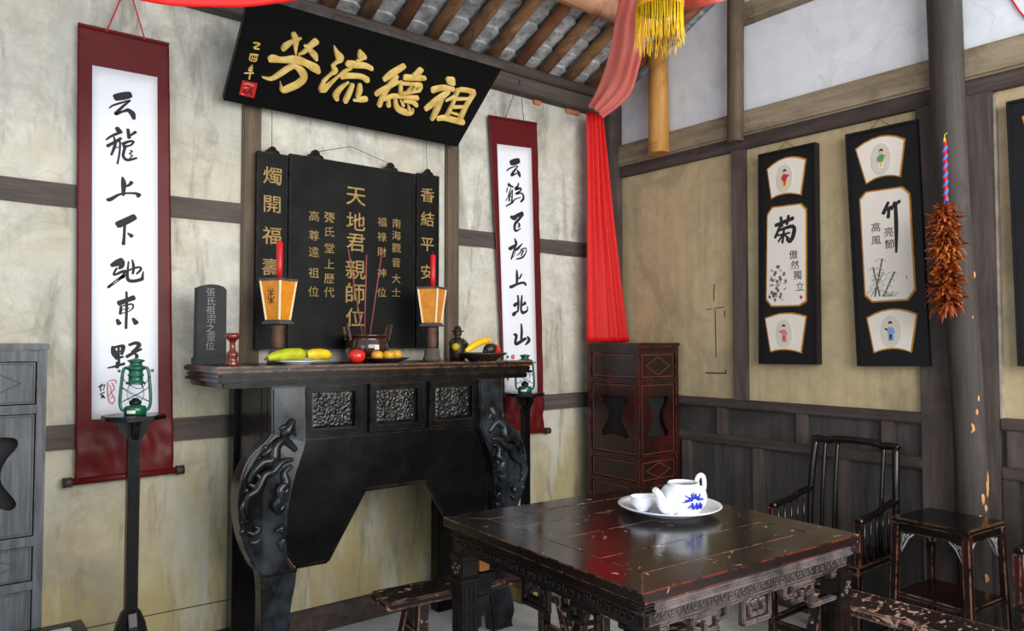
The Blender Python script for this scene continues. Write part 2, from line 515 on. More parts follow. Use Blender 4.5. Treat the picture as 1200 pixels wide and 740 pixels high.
    def grid(s, fn, nu, nv, smooth=True):
        vs = [[s.bm.verts.new(fn(i / nu, j / nv)) for j in range(nv + 1)] for i in range(nu + 1)]
        for i in range(nu):
            for j in range(nv):
                f = s.bm.faces.new((vs[i][j], vs[i + 1][j], vs[i + 1][j + 1], vs[i][j + 1]))
                f.smooth = smooth
        return s

    def mesh(s, name, mat, recalc=True):
        bmesh.ops.remove_doubles(s.bm, verts=s.bm.verts[:], dist=1e-6)
        if recalc:
            bmesh.ops.recalc_face_normals(s.bm, faces=s.bm.faces[:])
        me = bpy.data.meshes.new(name)
        s.bm.to_mesh(me)
        s.bm.free()
        me.materials.append(M[mat] if isinstance(mat, str) else mat)
        return me

    def build(s, name, mat, parent=None, label=None, loc=None, recalc=True):
        o = bpy.data.objects.new(name, s.mesh(name, mat, recalc))
        COL.objects.link(o)
        if parent is not None:
            o.parent = parent
        if loc is not None:
            o.location = loc
        if label:
            o['label'] = label
        return o


def tag(o, label, cat, group=None, kind=None):
    o['label'] = label
    o['category'] = cat
    if group:
        o['group'] = group
    if kind:
        o['kind'] = kind
    return o


def thing(name, label, cat, loc, rot=(0, 0, 0), group=None):
    o = bpy.data.objects.new(name, None)
    o.empty_display_size = 0.05
    COL.objects.link(o)
    o.location = loc
    o.rotation_euler = rot
    return tag(o, label, cat, group)


def struct(name, mb, mat, label, cat, parent=None, loc=None):
    o = mb.build(name, mat, parent, None, loc)
    if parent is None:
        tag(o, label, cat, None, 'structure')
    return o


def copy_tree(o, parent=None):
    c = o.copy()
    COL.objects.link(c)
    c.parent = parent
    for ch in list(o.children):
        copy_tree(ch, c)
    return c


def smooth_pts(pts, n=4):
    """Catmull-Rom through 3-tuples"""
    if len(pts) < 3:
        a, b = pts[0], pts[-1]
        return [tuple(a[k] + (b[k] - a[k]) * t / n for k in range(3)) for t in range(n + 1)]
    out = []
    for i in range(len(pts) - 1):
        p0, p1, p2, p3 = pts[max(i - 1, 0)], pts[i], pts[i + 1], pts[min(i + 2, len(pts) - 1)]
        for t in range(n):
            u = t / n
            out.append(tuple(0.5 * (2 * p1[k] + (p2[k] - p0[k]) * u + (2 * p0[k] - 5 * p1[k] + 4 * p2[k] - p3[k]) * u * u + (3 * p1[k] - p0[k] - 3 * p2[k] + p3[k]) * u ** 3) for k in range(3)))
    out.append(tuple(pts[-1]))
    return out


def brush(mb, strokes, y, h=0.0, thick=0.0003, scale=0.001, gain=1.0):
    """brush strokes in the local x,z plane; y is the surface they lie on; h > 0 carves them proud with bevelled flanks"""
    for si, st in enumerate(strokes):
        pts = smooth_pts(st, 4)
        P = [Vector((p[0] * scale, p[1] * scale)) for p in pts]
        W = [max(0.0006, p[2] * scale * 0.5 * gain) for p in pts]
        L, Rr = [], []
        d0 = (P[1] - P[0]).normalized()
        d1 = (P[-1] - P[-2]).normalized()

        def side(p, d, w):
            nrm = Vector((-d.y, d.x))
            return p + nrm * w, p - nrm * w
        seq = [(P[0] - d0 * W[0] * 0.62, d0, W[0] * 0.55), (P[0] - d0 * W[0] * 0.35, d0, W[0] * 0.85)]
        for i in range(len(P)):
            d = (P[min(i + 1, len(P) - 1)] - P[max(i - 1, 0)])
            d = d.normalized() if d.length > 1e-9 else d0
            seq.append((P[i], d, W[i]))
        seq += [(P[-1] + d1 * W[-1] * 0.35, d1, W[-1] * 0.85), (P[-1] + d1 * W[-1] * 0.62, d1, W[-1] * 0.55)]
        yy = y - thick - si * 0.00006
        rows = []
        for p, d, w in seq:
            if h > 0:
                cols = []
                for f, hh in ((1, 0), (0.72, 1), (0, 1.12), (-0.72, 1), (-1, 0)):
                    n = Vector((-d.y, d.x)) * w * f
                    cols.append((p.x + n.x, y - hh * h - si * 0.0002 * (hh > 0), p.y + n.y))
            else:
                a, b = side(p, d, w)
                cols = [(a.x, yy, a.y), (b.x, yy, b.y)]
            rows.append([mb.bm.verts.new(c) for c in cols])
        for a, b in zip(rows, rows[1:]):
            for j in range(len(a) - 1):
                f = mb.bm.faces.new((a[j], b[j], b[j + 1], a[j + 1]))
                f.smooth = False
        if h > 0:
            mb.bm.faces.new(rows[0])
            mb.bm.faces.new(rows[-1][::-1])
    return mb


def face_front(o):
    """make every face of a flat ink mesh look along local -y"""
    b = bmesh.new()
    b.from_mesh(o.data)
    for f in b.faces:
        if f.normal.y > 0:
            f.normal_flip()
    b.to_mesh(o.data)
    b.free()


def ink(name, key, y, mat, parent, gain=1.13, label=None):
    mb = brush(MB(), GLYPHS[key], y, gain=gain)
    o = mb.build(name, mat, parent, label, recalc=False)
    face_front(o)
    return o


def glyph(name, ch, x, z, size, y, mat, parent, bold=0.0, depth=0.0008, squash=1.0, label=None):
    """a printed or cut character standing on the local x,z plane at y"""
    cu = bpy.data.curves.new('text', 'FONT')
    cu.body = ch
    cu.size = size
    cu.align_x = 'CENTER'
    cu.align_y = 'CENTER'
    cu.offset = bold
    cu.extrude = depth / 2
    cu.resolution_u = 3
    t = bpy.data.objects.new('text', cu)
    COL.objects.link(t)
    dg = bpy.context.evaluated_depsgraph_get()
    me = bpy.data.meshes.new_from_object(t.evaluated_get(dg))
    bpy.data.objects.remove(t)
    bpy.data.curves.remove(cu)
    xs = [v.co.x for v in me.vertices]
    ys = [v.co.y for v in me.vertices]
    cx, cy = (min(xs) + max(xs)) / 2, (min(ys) + max(ys)) / 2
    me.transform(Matrix.Translation((-cx, -cy, 0)))
    me.transform(Matrix.Diagonal((1, squash, 1, 1)))
    me.transform(Matrix.Rotation(R(90), 4, 'X'))
    me.transform(Matrix.Translation((x, y - depth / 2, z)))
    me.materials.clear()
    me.materials.append(M[mat])
    me.name = name
    o = bpy.data.objects.new(name, me)
    COL.objects.link(o)
    o.parent = parent
    if label:
        o['label'] = label
    return o


# brush strokes of the calligraphy: (x, z, width) in millimetres on each sheet
GLYPHS = {
    'yun': [[(-72.3,1627,26.2),(-45.5,1638.6,29),(-18.4,1649.9,25.5)],[(-96.7,1575.9,4.1),(-81.4,1591,7.3),(-42.6,1612.7,7.4),(-15.5,1626.6,5.3),(-42.3,1596.1,9.5),(-73.5,1554.1,11.5),(-46.8,1570.4,8.4),(-24.7,1581.9,13.7)],[(-26.2,1583.8,13.2),(-7,1569.8,21.3),(-0.7,1548.8,13.3)]],
    'long': [[(-65.2,1495.3,15.7),(-55.1,1480.6,20.9)],[(-105.4,1438.9,6.2),(-84,1459,9.3),(-47.8,1481.9,10.5)],[(-100.2,1412.6,12.9),(-78.7,1429.8,10.4),(-49.8,1454,10.5)],[(-76.7,1454.8,6.2),(-71.3,1425.6,11.4),(-85,1376.9,8.3)],[(-71.3,1425.6,5.2),(-54.5,1444.9,7.3),(-53.7,1395.6,7.3),(-61.1,1342.3,7.3)],[(-71,1409.2,4.2),(-58.9,1414,4.2)],[(-23.3,1497.3,11.6),(-17.7,1462.3,13.7)],[(-17.8,1467.8,6.3),(6.8,1491.6,11.7)],[(-42,1430.5,13.1),(-19.9,1445.3,9.5),(-0,1448.7,8.5),(-12.2,1430,7.4),(-39.3,1419.9,10.5)],[(-31.9,1421.2,10.5),(-39.7,1381.3,10.5),(-23.6,1364.5,11.6),(13.7,1378.6,7.4)],[(-11.8,1407.9,5.3),(-4.3,1403.6,5.3),(-16.6,1393.3,4.2),(-4,1387,5.3),(-13.8,1374.3,4.2)]],
    'shang': [[(-41,1286.2,8.4),(-35.6,1259.5,18.9),(-36.8,1209.9,10.4)],[(-29.1,1249.3,7.3),(-14.3,1256.8,10.5),(-4.6,1270.3,13.7)],[(-96.2,1183.5,12.8),(-84.2,1186.6,14.4),(-45.7,1214.2,8.3),(8.7,1223.8,9.5),(23.9,1216.3,21.3)]],
    'xia': [[(-54.2,1080.9,26),(-24.1,1098.8,26.2),(7.9,1120.3,23.8)],[(-28.7,1081.8,10.4),(-30.3,1029.6,10.4),(-32.2,999.4,13.5)],[(-15.8,1047.4,6.3),(-0.7,1036.7,15.8)]],
    'chi': [[(-75.3,905.2,14.7),(-54.7,916.9,24.7),(-37.2,928.5,22.3)],[(-31.5,923.7,11.9),(-36.8,905.1,16.9),(-47.3,894.1,9.9)],[(-56.6,893.5,7.9),(-67.7,864.4,7.8),(-33.1,881.9,10.9),(-19.1,882.8,9.9)],[(-26.1,879.7,6.9),(-30.4,861.3,14.9),(-53.5,847,4.9),(-83,817.2,7.8),(-86.1,811.9,9.7),(-80.7,814.7,5.9),(-53.3,836.7,3.9),(-32.8,861.1,12.9)],[(-11.3,925.1,6),(-14.2,875.2,9),(-11.4,846.7,13),(12.4,842.7,13),(41.9,852.1,13.2)],[(47.7,886.7,4.1),(43.4,852.2,13.2)],[(-23.7,877.3,7),(-2.7,891.6,7),(30.5,904.2,8.1),(37.9,894.1,9.1),(21.4,874.7,7)],[(3.7,933.9,6),(9,902.8,11),(6.2,873.8,8)]],
    'dong': [[(-17.1,794.3,7.9),(-15.2,739.6,9.9),(-16.4,638.3,9.9)],[(-44.8,744.9,20.7),(-17,757.8,17.4),(11.2,770.8,20.1)],[(-36.7,731.2,9.9),(-39.4,700.1,10.8)],[(-30.6,734,4.9),(4.5,742.9,7),(9.5,727.4,6),(-6.8,711.3,4),(-34.8,701.7,3.9)],[(-32.7,717.3,3.9),(-4.6,725.9,4)],[(-50.6,674,10.8),(-43.3,658.6,17.7)],[(10.3,680.3,10),(22.5,662.3,20.1)]],
    'ye': [[(-66.4,559.5,10.2),(-60.2,533.6,20.5),(-47.7,511.9,15.4)],[(-63,556.3,8.2),(-31.5,563.1,11.4),(-25.5,556.1,15.6),(-30.9,527.9,10.3)],[(-53,538.9,6.2),(-28.7,541.4,6.2)],[(-43.6,557.8,8.2),(-41,490.2,9.3)],[(-52.5,509.3,10.3),(-25.8,517,8.3)],[(-83.1,470.6,5.1),(-59.2,475.4,8.2),(-20.4,487.1,10.4)],[(-47.3,493,10.3),(-47,471.4,12.3)],[(-2,566.9,10.4),(22.7,575.6,13.1),(36.9,566.8,15.8),(23.2,549.3,11.6),(8.4,538.4,7.3)],[(-11.1,516.8,12.5),(18.4,535.6,11.5),(45.7,549.1,8.5)],[(18.4,532.9,7.3),(28.7,516.3,12.6),(14,497.4,6.3)]],
    'sign_scroll': [[(-115,390.5,5),(-101,403.3,5.1),(-108,394.5,4),(-107.6,374.3,5)],[(-103.2,392.7,3),(-92.4,400.3,3),(-98.2,376.5,3)],[(-109.8,361.1,4),(-93.3,368.3,4)],[(-107.4,358.3,4),(-100.1,347.3,5.1),(-107.1,343.9,3)],[(-100.2,358,4),(-92.9,344.3,5.1)]],
    'seal_scroll': [[(-82.1,410.6,3.6),(-82.4,373.2,3.6),(-75.9,330.2,3.6),(-61.3,317.6,3.6)],[(-77.4,415.8,3.1),(-53.3,417.7,3.6),(-50.7,404.2,3.1)],[(-66.7,407.4,3.1),(-56.6,382.9,3.1),(-66.9,364.5,3.1),(-53.9,337.1,3.1),(-61.3,321.4,3.1)],[(-76.1,397,2.5),(-68.6,378,2.5),(-75.3,351.5,2.5)],[(-71.3,340.6,2.5),(-59.4,350.8,2.6)]],
    'yun2': [[(-132.8,1645.2,29.5),(-104.2,1654.9,35.9),(-72.6,1668.3,29.9)],[(-165.2,1589.8,7.3),(-145,1608.7,8.6),(-80.2,1634.4,5),(-100.8,1607.2,12.4),(-131.5,1568,14.7),(-87.1,1587.7,6.2)],[(-83.7,1604.3,12.4),(-69.9,1587.5,21.8),(-63,1569.6,12.5)]],
    'he': [[(-151.7,1508.3,21.4),(-131.5,1501.4,12.2),(-114.5,1498.3,8.6)],[(-161.8,1486.8,8.5),(-166.5,1459.7,6.1)],[(-131.5,1490.8,4.9),(-145,1467.7,6.1),(-158.4,1428.9,6.1),(-175.2,1405.7,4.8)],[(-128.1,1475.2,4.9),(-141.6,1446.9,9.8),(-148.3,1408.9,11)],[(-121.3,1481.4,6.1),(-124.7,1438.4,9.8),(-128.1,1400.7,12.2)],[(-138.2,1452.7,4.9),(-121.3,1457.4,4.9)],[(-141.6,1436.3,4.9),(-121.3,1441.5,4.9)],[(-73.4,1527.9,8.7),(-80.3,1508.2,12.4),(-100.8,1486.7,14.8),(-59.6,1497.5,12.4),(-56.2,1484.5,8.7),(-97.4,1457.8,11.1),(-56.2,1468.3,8.7),(-38.8,1459.7,12.5),(-35.4,1435.9,15),(-56.2,1414.6,11.2)],[(-171.8,1374.4,7.3),(-124.7,1401.1,11),(-100.8,1425.3,7.4),(-56.2,1441.5,5)]],
    'fei': [[(-132.8,1311.8,18.3),(-107.7,1309.1,27.7),(-83.8,1326.1,21.6),(-42.4,1342.9,25)],[(-38.9,1337.9,15),(-70,1305,16.1),(-100.9,1272.5,17.2),(-104.3,1240.2,17.2),(-90.6,1230.9,12.3),(-52.8,1250.5,3.7)],[(-73.5,1280.6,11.1),(-66.6,1267.9,14.9),(-75.5,1253.7,8.6)]],
    'yang': [[(-104.3,1184.4,6.1),(-94.1,1158.6,20.9)],[(-148.3,1117.1,15.2),(-134.8,1120.8,21.3),(-87.2,1148.5,12.3)],[(-90.6,1153.6,12.3),(-111.1,1104.1,12.2),(-131.4,1054.9,10.9)],[(-100.9,1110.2,4.9),(-90.7,1121.6,4.9),(-107.7,1077.8,3.7),(-124.7,1066,4.9)],[(-42.5,1157.6,5),(-80.4,1122.4,16),(-100.9,1110.2,4.9)],[(-49.4,1119.5,9.9),(-63.2,1097.1,7.4),(-87.2,1079.3,4.9)],[(-56.3,1119,6.2),(-18.2,1130,7.5),(-13.3,1106.2,7.5),(-42.5,1071.9,11.2),(-90.7,1056.7,7.4)],[(-35.6,1115.3,11.2),(-52.9,1081.8,8.7)]],
    'shang2': [[(-87.6,991,8),(-85.7,951.4,19.5),(-87.6,901.7,13.7)],[(-72.9,937.2,6.9),(-60.1,947.8,11.5),(-49.1,969.4,8.1)],[(-139.5,884.5,17),(-126.9,886,18.1),(-82.5,904.5,13.7),(-34.3,915.3,13.9),(-16.8,902.7,16.3)]],
    'bei': [[(-79.3,832.7,12.6),(-74.9,788.3,16),(-79.3,736.2,12.6)],[(-107.9,772.4,19.9),(-95.2,780.2,20),(-72.9,793.3,9.2)],[(-120.6,714,14.2),(-111.1,719.1,22.7),(-82.5,738.6,8)],[(-47.3,834,10.4),(-51.8,789.1,16.1),(-53.7,749.3,15),(-40.9,729.7,17.3),(-5.2,743.1,11.6),(-3.9,770.6,5.8)],[(-44.1,774.4,9.2),(-21.4,790.1,20.9)]],
    'shan': [[(-52.4,659.3,11.5),(-48.8,613.3,18.1),(-52.5,567.3,16.4)],[(-108.9,595.2,13),(-90.8,588.3,19.5),(-99.8,549.6,17.9),(-86.2,539,19.5),(-26.7,567.3,18.2),(-12.8,567.4,11.6)],[(-3.6,581.6,11.6),(10.4,560.3,21.6),(-19.4,531.8,8.3)]],
    'sign_scroll2': [[(-164.4,467.5,8),(-153.7,457.6,9.6)],[(-160.8,457.7,6.4),(-169.7,450.9,6.4)],[(-162.5,361.8,8),(-157.2,320,9.6)]],
    'seal_scroll2': [[(-128.7,465.7,6.4),(-108.9,468.9,6.5),(-110.7,451.4,6.5),(-126.9,450.3,6.4),(-128.7,465.7,6.4)],[(-121.5,461.4,4.8),(-116.1,452.9,4.8)]],
    'fang': [[(-445.9,414.2,22.8),(-426.5,389.8,31.3),(-417.1,357,21.4),(-406.2,324,8.5)],[(-466.2,330,23.2),(-460.3,347,30.5),(-444.8,369.3,23),(-416.9,395.2,13.8),(-406.7,405.8,4.6)],[(-392.8,322.6,5.7),(-371.7,343.2,18.9),(-355.4,377.4,28.3),(-337.1,405.9,35.3)],[(-381.6,372.4,9.4),(-358,371.5,21.2)],[(-353.9,359.7,23.7),(-320.3,337.9,31.8),(-306.5,321.7,19.4)],[(-504.7,265,32.7),(-493,270.9,39.3),(-455.8,275.1,28.3),(-396.8,292.7,43),(-348.5,288.7,33.9),(-298.1,274.6,44.4),(-277,263,29.8)],[(-392.4,264.8,28.9),(-413.3,243.1,28.9),(-442.4,203.1,27.1),(-473.4,168.9,17.4),(-514.4,168.8,3.8)],[(-392.4,264.8,24.1),(-352.3,243.6,37.2),(-329.1,211.7,37.8),(-343.6,174.8,38),(-376.3,142.9,38),(-402.4,123.4,28),(-418.4,144.2,11.8),(-428.5,166.2,2.9)]],
    'liu': [[(-249,408,7.2),(-226.4,380.2,24.4),(-198.9,353.2,41.7),(-206.8,334.7,19.9),(-221.9,308.8,14.9)],[(-221.9,306.1,12.5),(-199.4,285.9,33.3),(-214.3,261.4,15.2),(-233.2,217.4,20.4)],[(-232.2,212.1,20.4),(-221,172.6,43.5),(-202.8,202.9,25.8),(-177.6,257.4,11.2),(-156,293.8,15.3),(-130.6,320.2,15.3)],[(-156.4,340.6,30.2),(-138,339.1,40.5),(-70.6,350.5,29.8),(-31.4,344.6,23.9)],[(-124.6,420,14.9),(-105.5,395.7,40.3),(-88.2,393.5,25.3)],[(-117.7,365,10.1),(-95,385.1,15.2)],[(-155.5,266.1,30.8),(-133.9,276.3,30.9),(-66.7,289.8,27.2),(-27.9,279,31.8)],[(-114.3,245.9,6.2),(-137.5,205.6,24.1),(-147.1,162.7,34.9),(-136.3,140.9,26.6)],[(-89.4,235.3,24.2),(-87.4,183.7,31),(-88.6,139.3,29.2)],[(-54.1,245.7,21.2),(-43,218.4,32.1),(-37.7,178.6,24.9)],[(-52,154.3,7.6),(-16.5,166.1,30.6),(7,175,30.7)]],
    'de': [[(57.2,306.8,28.3),(81.2,345.9,40.4),(121.6,400,33.2)],[(49.7,216.5,28.9),(72.6,247.5,30.9),(128.9,309.3,23.7)],[(110.9,337.5,25.4),(92.8,261,31),(88.8,198.1,30.4),(92.5,159,29.7)],[(155.4,343.9,34),(189.7,350.3,32.1),(233.5,360.3,32.4),(259.1,366,24.2)],[(217.5,404.6,36.1),(210.2,386.2,34.1),(193.4,365.1,20.7)],[(145.4,313.7,23.8),(171.5,253.1,24.3)],[(151.2,306.9,18.6),(215,319.7,18.9),(255.6,320.2,29.7),(260.5,293,25.7)],[(210.8,305.6,9.5),(199.6,266,8.5)],[(235,311.9,9.5),(223.9,277.9,8.5)],[(181.4,252.8,15.9),(261.7,290.4,13.9)],[(104.1,199.1,21),(139.6,226.8,26.4),(209.5,238.7,20.3),(270.9,248.4,26)],[(125.3,201.6,21.1),(139,170.4,28.9)],[(160.4,210.3,21.3),(191.3,165.7,32.6),(239.3,150.8,36.4),(279.3,154.4,25.6),(279,181.1,8.8)],[(188.2,214.4,8.6),(216,189.3,19.5)],[(210,214,16.1),(256.8,219.8,27.2),(285.4,206.4,25.3)],[(238.2,200.6,7.6),(258,176.1,20.9)]],
    'zu': [[(381.9,395.3,25.2),(406.7,388.6,49.7),(425.6,378.3,34.9)],[(336.2,314.1,40.4),(383.5,339.8,34.8),(445.4,344.7,27.1)],[(423.2,322.2,33),(390.3,267,45),(351.1,199.2,32.1)],[(406.6,271.1,39.2),(413.5,209.2,39.8),(414.6,148,28.1)],[(436.9,272.3,11.9),(477.9,312.9,21.5)],[(473.3,350.6,29.6),(484.5,265,21.8),(490.2,182.1,30.9)],[(483.7,354.5,27.3),(527.3,361.4,27.5),(567,358.9,33.9)],[(572.9,354.1,32.8),(569.6,273.1,30.9),(576.8,182.7,35.4)],[(492.4,297.6,18.1),(553.4,314.2,13.4)],[(500.7,246.5,18.3),(556.3,262,14.8)],[(500.6,210.8,9.8),(546.5,208.7,12.4)],[(446.4,156.7,28.3),(484,169.5,34.7),(568.7,167.4,35.4),(601.7,167,35.7)]],
    'yi': [[(-595.7,323.5,6.3),(-570.1,324.9,8.1),(-587.5,299.4,8.1),(-565.8,299.6,6.3)]],
    'you': [[(-595.1,265,6.4),(-561.7,270.3,6.4)],[(-592.7,258,5.5),(-589.4,237,5.5),(-562.7,238.8,5.5),(-565.2,265.8,5.5)],[(-584,264,3.6),(-582.2,245.7,3.7)],[(-573.5,265.5,3.7),(-571.3,247.2,3.7)],[(-585.6,246.8,3.7),(-567.2,248.3,3.7)]],
    'nian': [[(-571.8,213.5,6.5),(-580.4,189.3,5.6)],[(-578.6,198.7,5.6),(-565.1,200.8,4.7)],[(-579.1,184.4,6.5),(-563.5,188.7,5.6)],[(-593.7,165.8,4.7),(-556.3,175.9,7.5)],[(-573,205.4,4.6),(-565.2,142.8,8.5)]],
    'ju': [[(-1.1,777.3,16.6),(103.9,804.2,18.4)],[(31.5,818.1,14.1),(38.2,768,14.1)],[(77.8,820.9,13.9),(67.5,775.5,13.9)],[(25.9,769.5,14.1),(-4.6,710,14.2)],[(15.7,746,11.8),(103.3,760,18.4),(104.9,711.2,20.6),(82.9,678.2,16.1),(63.9,693.6,9.3)],[(10.4,719.6,9.4),(83.6,726.9,9.2)],[(50.1,753.1,11.7),(39.3,676.1,11.7)],[(39.9,718.5,9.4),(14.9,685.4,9.4)],[(49.7,721.9,9.3),(78.3,694.3,11.6)]],
    'zhu': [[(72.2,805.7,9.8),(47.9,755.1,13.9)],[(52,764.5,7.9),(83.4,782.1,9.8)],[(75.6,777.3,9.8),(70.9,732,11.8)],[(103,801.2,9.7),(87.1,769.7,9.8)],[(95,784.4,9.8),(125.9,803.7,11.6)],[(106.6,788.7,11.7),(108.6,683.5,13.6),(106.3,557.4,7.8)]],
}
# ------------------------------------------------------------------ the setting
YB, XR = 3.55, 3.77
RS = 0.48                                     # roof slope


def roof_z(y):
    return 3.17 + RS * (3.45 - y)


struct('floor', MB().box((-2.5, -2.6, -0.12), (XR + 0.2, YB + 0.2, 0)), 'floor', 'grey cement floor of the hall', 'floor')
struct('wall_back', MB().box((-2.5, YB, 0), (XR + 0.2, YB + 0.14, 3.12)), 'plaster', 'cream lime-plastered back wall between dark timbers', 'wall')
struct('wall_right', MB().box((XR, -2.6, 0), (XR + 0.14, YB, 2.72)), 'plaster_r', 'ochre-plastered right wall below the weathered beam', 'wall')
gb = MB()
gb.prism([(-YB - 0.1, 2.72), (2.6, 2.72), (2.6, 4.0), (0.3, 4.72), (-0.3, roof_z(0.3)), (-YB - 0.1, roof_z(YB + 0.1) - 0.02)], XR - 0.005, XR + 0.12)
gb.bm.transform(Matrix(((0, 1, 0, 0), (-1, 0, 0, 0), (0, 0, 1, 0), (0, 0, 0, 1))))
struct('wall_gable', gb, 'board', 'pale grey whitewashed boards of the gable above the right wall beam', 'wall')

# roof: underside of curved grey clay tiles, laid in overlapping courses between the rafters
tb = MB()
raft_x = [0.14 + 0.208 * i for i in range(18)]
for i in range(-6, 18):
    x0 = 0.14 + 0.208 * i
    w = 0.208
    for c in range(34):
        y_hi = 3.62 - c * 0.105
        jit = random.uniform(-0.006, 0.006)
        tilt = random.uniform(-0.01, 0.01)

        def fn(u, vv, x0=x0, y_hi=y_hi, jit=jit, tilt=tilt):
            rim = 0.015 if vv > 0.7 else 0.0
            vv = min(1.0, vv * 1.5)
            x = x0 + w * u
            arc = (2 * u - 1) ** 2
            y = y_hi + 0.05 - 0.16 * vv - 0.085 * (1 - arc) * vv
            z = roof_z(y) + 0.090 - 0.050 * (1 - arc) - 0.034 * vv + rim + jit + tilt * (u - 0.5)
            return (x, y, z)
        tb.grid(fn, 6, 3, False)
struct('ceiling', tb, 'tile', 'grey clay roof tiles seen from below between the rafters', 'ceiling')
struct('roof_slab', MB().prism([(-YB - 0.2, roof_z(YB + 0.2) + 0.13), (-0.2, roof_z(0.2) + 0.13), (-0.2, roof_z(0.2) + 0.16), (-YB - 0.2, roof_z(YB + 0.2) + 0.16)], -1.2, 3.9, mat=Matrix(((0, 1, 0, 0), (-1, 0, 0, 0), (0, 0, 1, 0), (0, 0, 0, 1)))), 'tile', 'top layer of the tiled roof', 'roof')
for i, x in enumerate(raft_x):
    rb = MB()
    y0, y1 = 3.6, 0.3
    pts = []
    for t in range(7):
        y = y0 + (y1 - y0) * t / 6
        pts.append((x + random.uniform(-0.006, 0.006), y, roof_z(y) + random.uniform(-0.004, 0.004)))
    rb.tube(pts, 0.036, 10)
    o = struct('rafter_beam', rb, 'rafter_red' if i % 4 == 1 else 'rafter', '%s round rafter pole under the grey roof tiles' % ('reddish' if i % 4 == 1 else 'brown'), 'rafter')
    o['group'] = 'rafters under the roof tiles'
struct('purlin_beam', MB().tube([(0.1, 2.90, 3.335), (1.8, 2.89, 3.335), (3.46, 2.88, 3.335)], 0.060, 14), 'purlin', 'pale round purlin log carrying the rafters', 'beam')
struct('eave_beam', MB().tube([(0.0, 3.47, 3.115), (2, 3.47, 3.112), (3.72, 3.47, 3.112)], 0.034, 12), 'timber_x', 'thin round pole under the rafter feet along the back wall top', 'beam')
struct('trim_1', MB().box((-2.4, 3.47, 2.985), (3.64, 3.56, 3.082), 0.006), 'timber_x', 'flat weathered wall plate along the top of the back wall', 'beam')
bk = MB()
for x0, x1 in ((3.30, 3.42), (3.50, 3.60), (3.02, 3.08)):
    bk.box((x0, 3.53, 2.958), (x1, 3.56, 2.988), 0.004)
struct('trim_2', bk, 'brick', 'bare orange brick patches under the wall plate', 'brick')

# back wall timbers
for n, (x0, x1, z0, z1, lab) in enumerate((
        (-2.4, 1.20, 2.012, 2.106, 'upper timber rail of the back wall left of the post'),
        (2.44, 3.64, 2.014, 2.108, 'upper timber rail of the back wall right of the post'),
        (-2.4, 1.20, 1.008, 1.110, 'lower timber rail of the back wall left of the altar'),
        (1.28, 2.36, 1.008, 1.110, 'lower timber rail of the back wall behind the altar'),
        (2.44, 3.64, 1.020, 1.116, 'lower timber rail of the back wall right of the altar'))):
    b = MB()
    N = 14
    for i in range(N):                                    # hewn, slightly wavy edges
        pass

    def prof(i, top):
        x = x0 + (x1 - x0) * i / N
        w = 0.006 * noise.noise((x * 3.1, n * 5.0, top * 3))
        return (x, (z1 if top else z0) + w)
    poly = [prof(i, 0) for i in range(N + 1)] + [prof(i, 1) for i in range(N, -1, -1)]
    b.prism(poly, 3.535, 3.56)
    struct('trim_%d' % (n + 3), b, 'timber_x', lab, 'beam')
struct('trim_8', MB().box((1.196, 3.525, 0), (1.284, 3.56, 2.99), 0.006), 'timber_z', 'upright timber post of the back wall left of the ancestor boards', 'post')
struct('trim_9', MB().box((2.356, 3.525, 0), (2.444, 3.56, 2.99), 0.006), 'timber_z', 'upright timber post of the back wall right of the ancestor boards', 'post')
struct('trim_10', MB().box((3.63, 3.47, 0), (3.765, 3.56, 3.08), 0.006), 'dark_z', 'grey upright corner post between the two walls', 'post')
struct('baseboard_back', MB().box((-2.4, 3.525, 0), (3.64, 3.56, 0.125), 0.005), 'dark_y', 'dark baseboard along the foot of the back wall', 'baseboard')
ck = MB()
ck.tube([(-0.6, 3.549, 0.256), (0.3, 3.549, 0.262), (0.8, 3.549, 0.258), (1.2, 3.549, 0.252)], 0.0022, 5)
struct('trim_11', ck, 'nail', 'thin joint line low on the back wall', 'joint')

# right wall timbers
W = XR - 0.035
struct('trim_12', MB().box((XR - 0.055, -2.5, 2.648), (XR + 0.01, 3.53, 2.792), 0.012), 'timber_y', 'broad weathered grey beam along the top of the right wall', 'beam')
struct('trim_13', MB().box((W, -2.5, 2.575), (XR + 0.01, 3.54, 2.648), 0.004), 'dark_y', 'dark top rail framing the right wall plaster', 'rail')
struct('trim_14', MB().box((W, 3.495, 1.1), (XR + 0.01, 3.55, 2.58), 0.004), 'dark_z', 'dark stile framing the plaster near the corner', 'stile')
struct('trim_15', MB().box((W, 2.495, 1.11), (XR + 0.01, 2.582, 2.58), 0.004), 'dark_z', 'dark stile left of the chrysanthemum panel', 'stile')
struct('trim_16', MB().box((W, 1.40, 0), (XR + 0.01, 1.545, 2.58), 0.004), 'dark_z', 'dark stile left of the round column', 'stile')
struct('trim_17', MB().box((W - 0.005, 1.215, 0), (XR + 0.01, 1.335, 2.58), 0.008), 'dark_z', 'dark stile right of the round column', 'stile')
struct('trim_18', MB().box((W + 0.004, 1.204, 1.11), (XR + 0.005, 1.216, 2.56), 0.003), 'lightstrip', 'narrow light-edged strip right of the column', 'strip')
struct('gable_column', MB().tube([(3.70, 2.525, 2.615), (3.71, 2.525, 3.2), (3.72, 2.52, 3.66)], [0.047, 0.048, 0.05], 14), 'timber_z', 'slim round strut standing on the right wall beam', 'post')
struct('strut_column', MB().tube([(3.675, 3.075, 2.652), (3.68, 3.08, 3.0), (3.69, 3.09, 3.36)], [0.066, 0.064, 0.06], 14), 'log', 'short fresh orange log strut on the right wall beam', 'post')
struct('tie_beam', MB().box((XR - 0.06, -2.4, 3.305), (XR + 0.01, 2.50, 3.425), 0.01), 'timber_y', 'dark tie beam crossing the gable boards', 'beam')
cl = MB()
pts = []
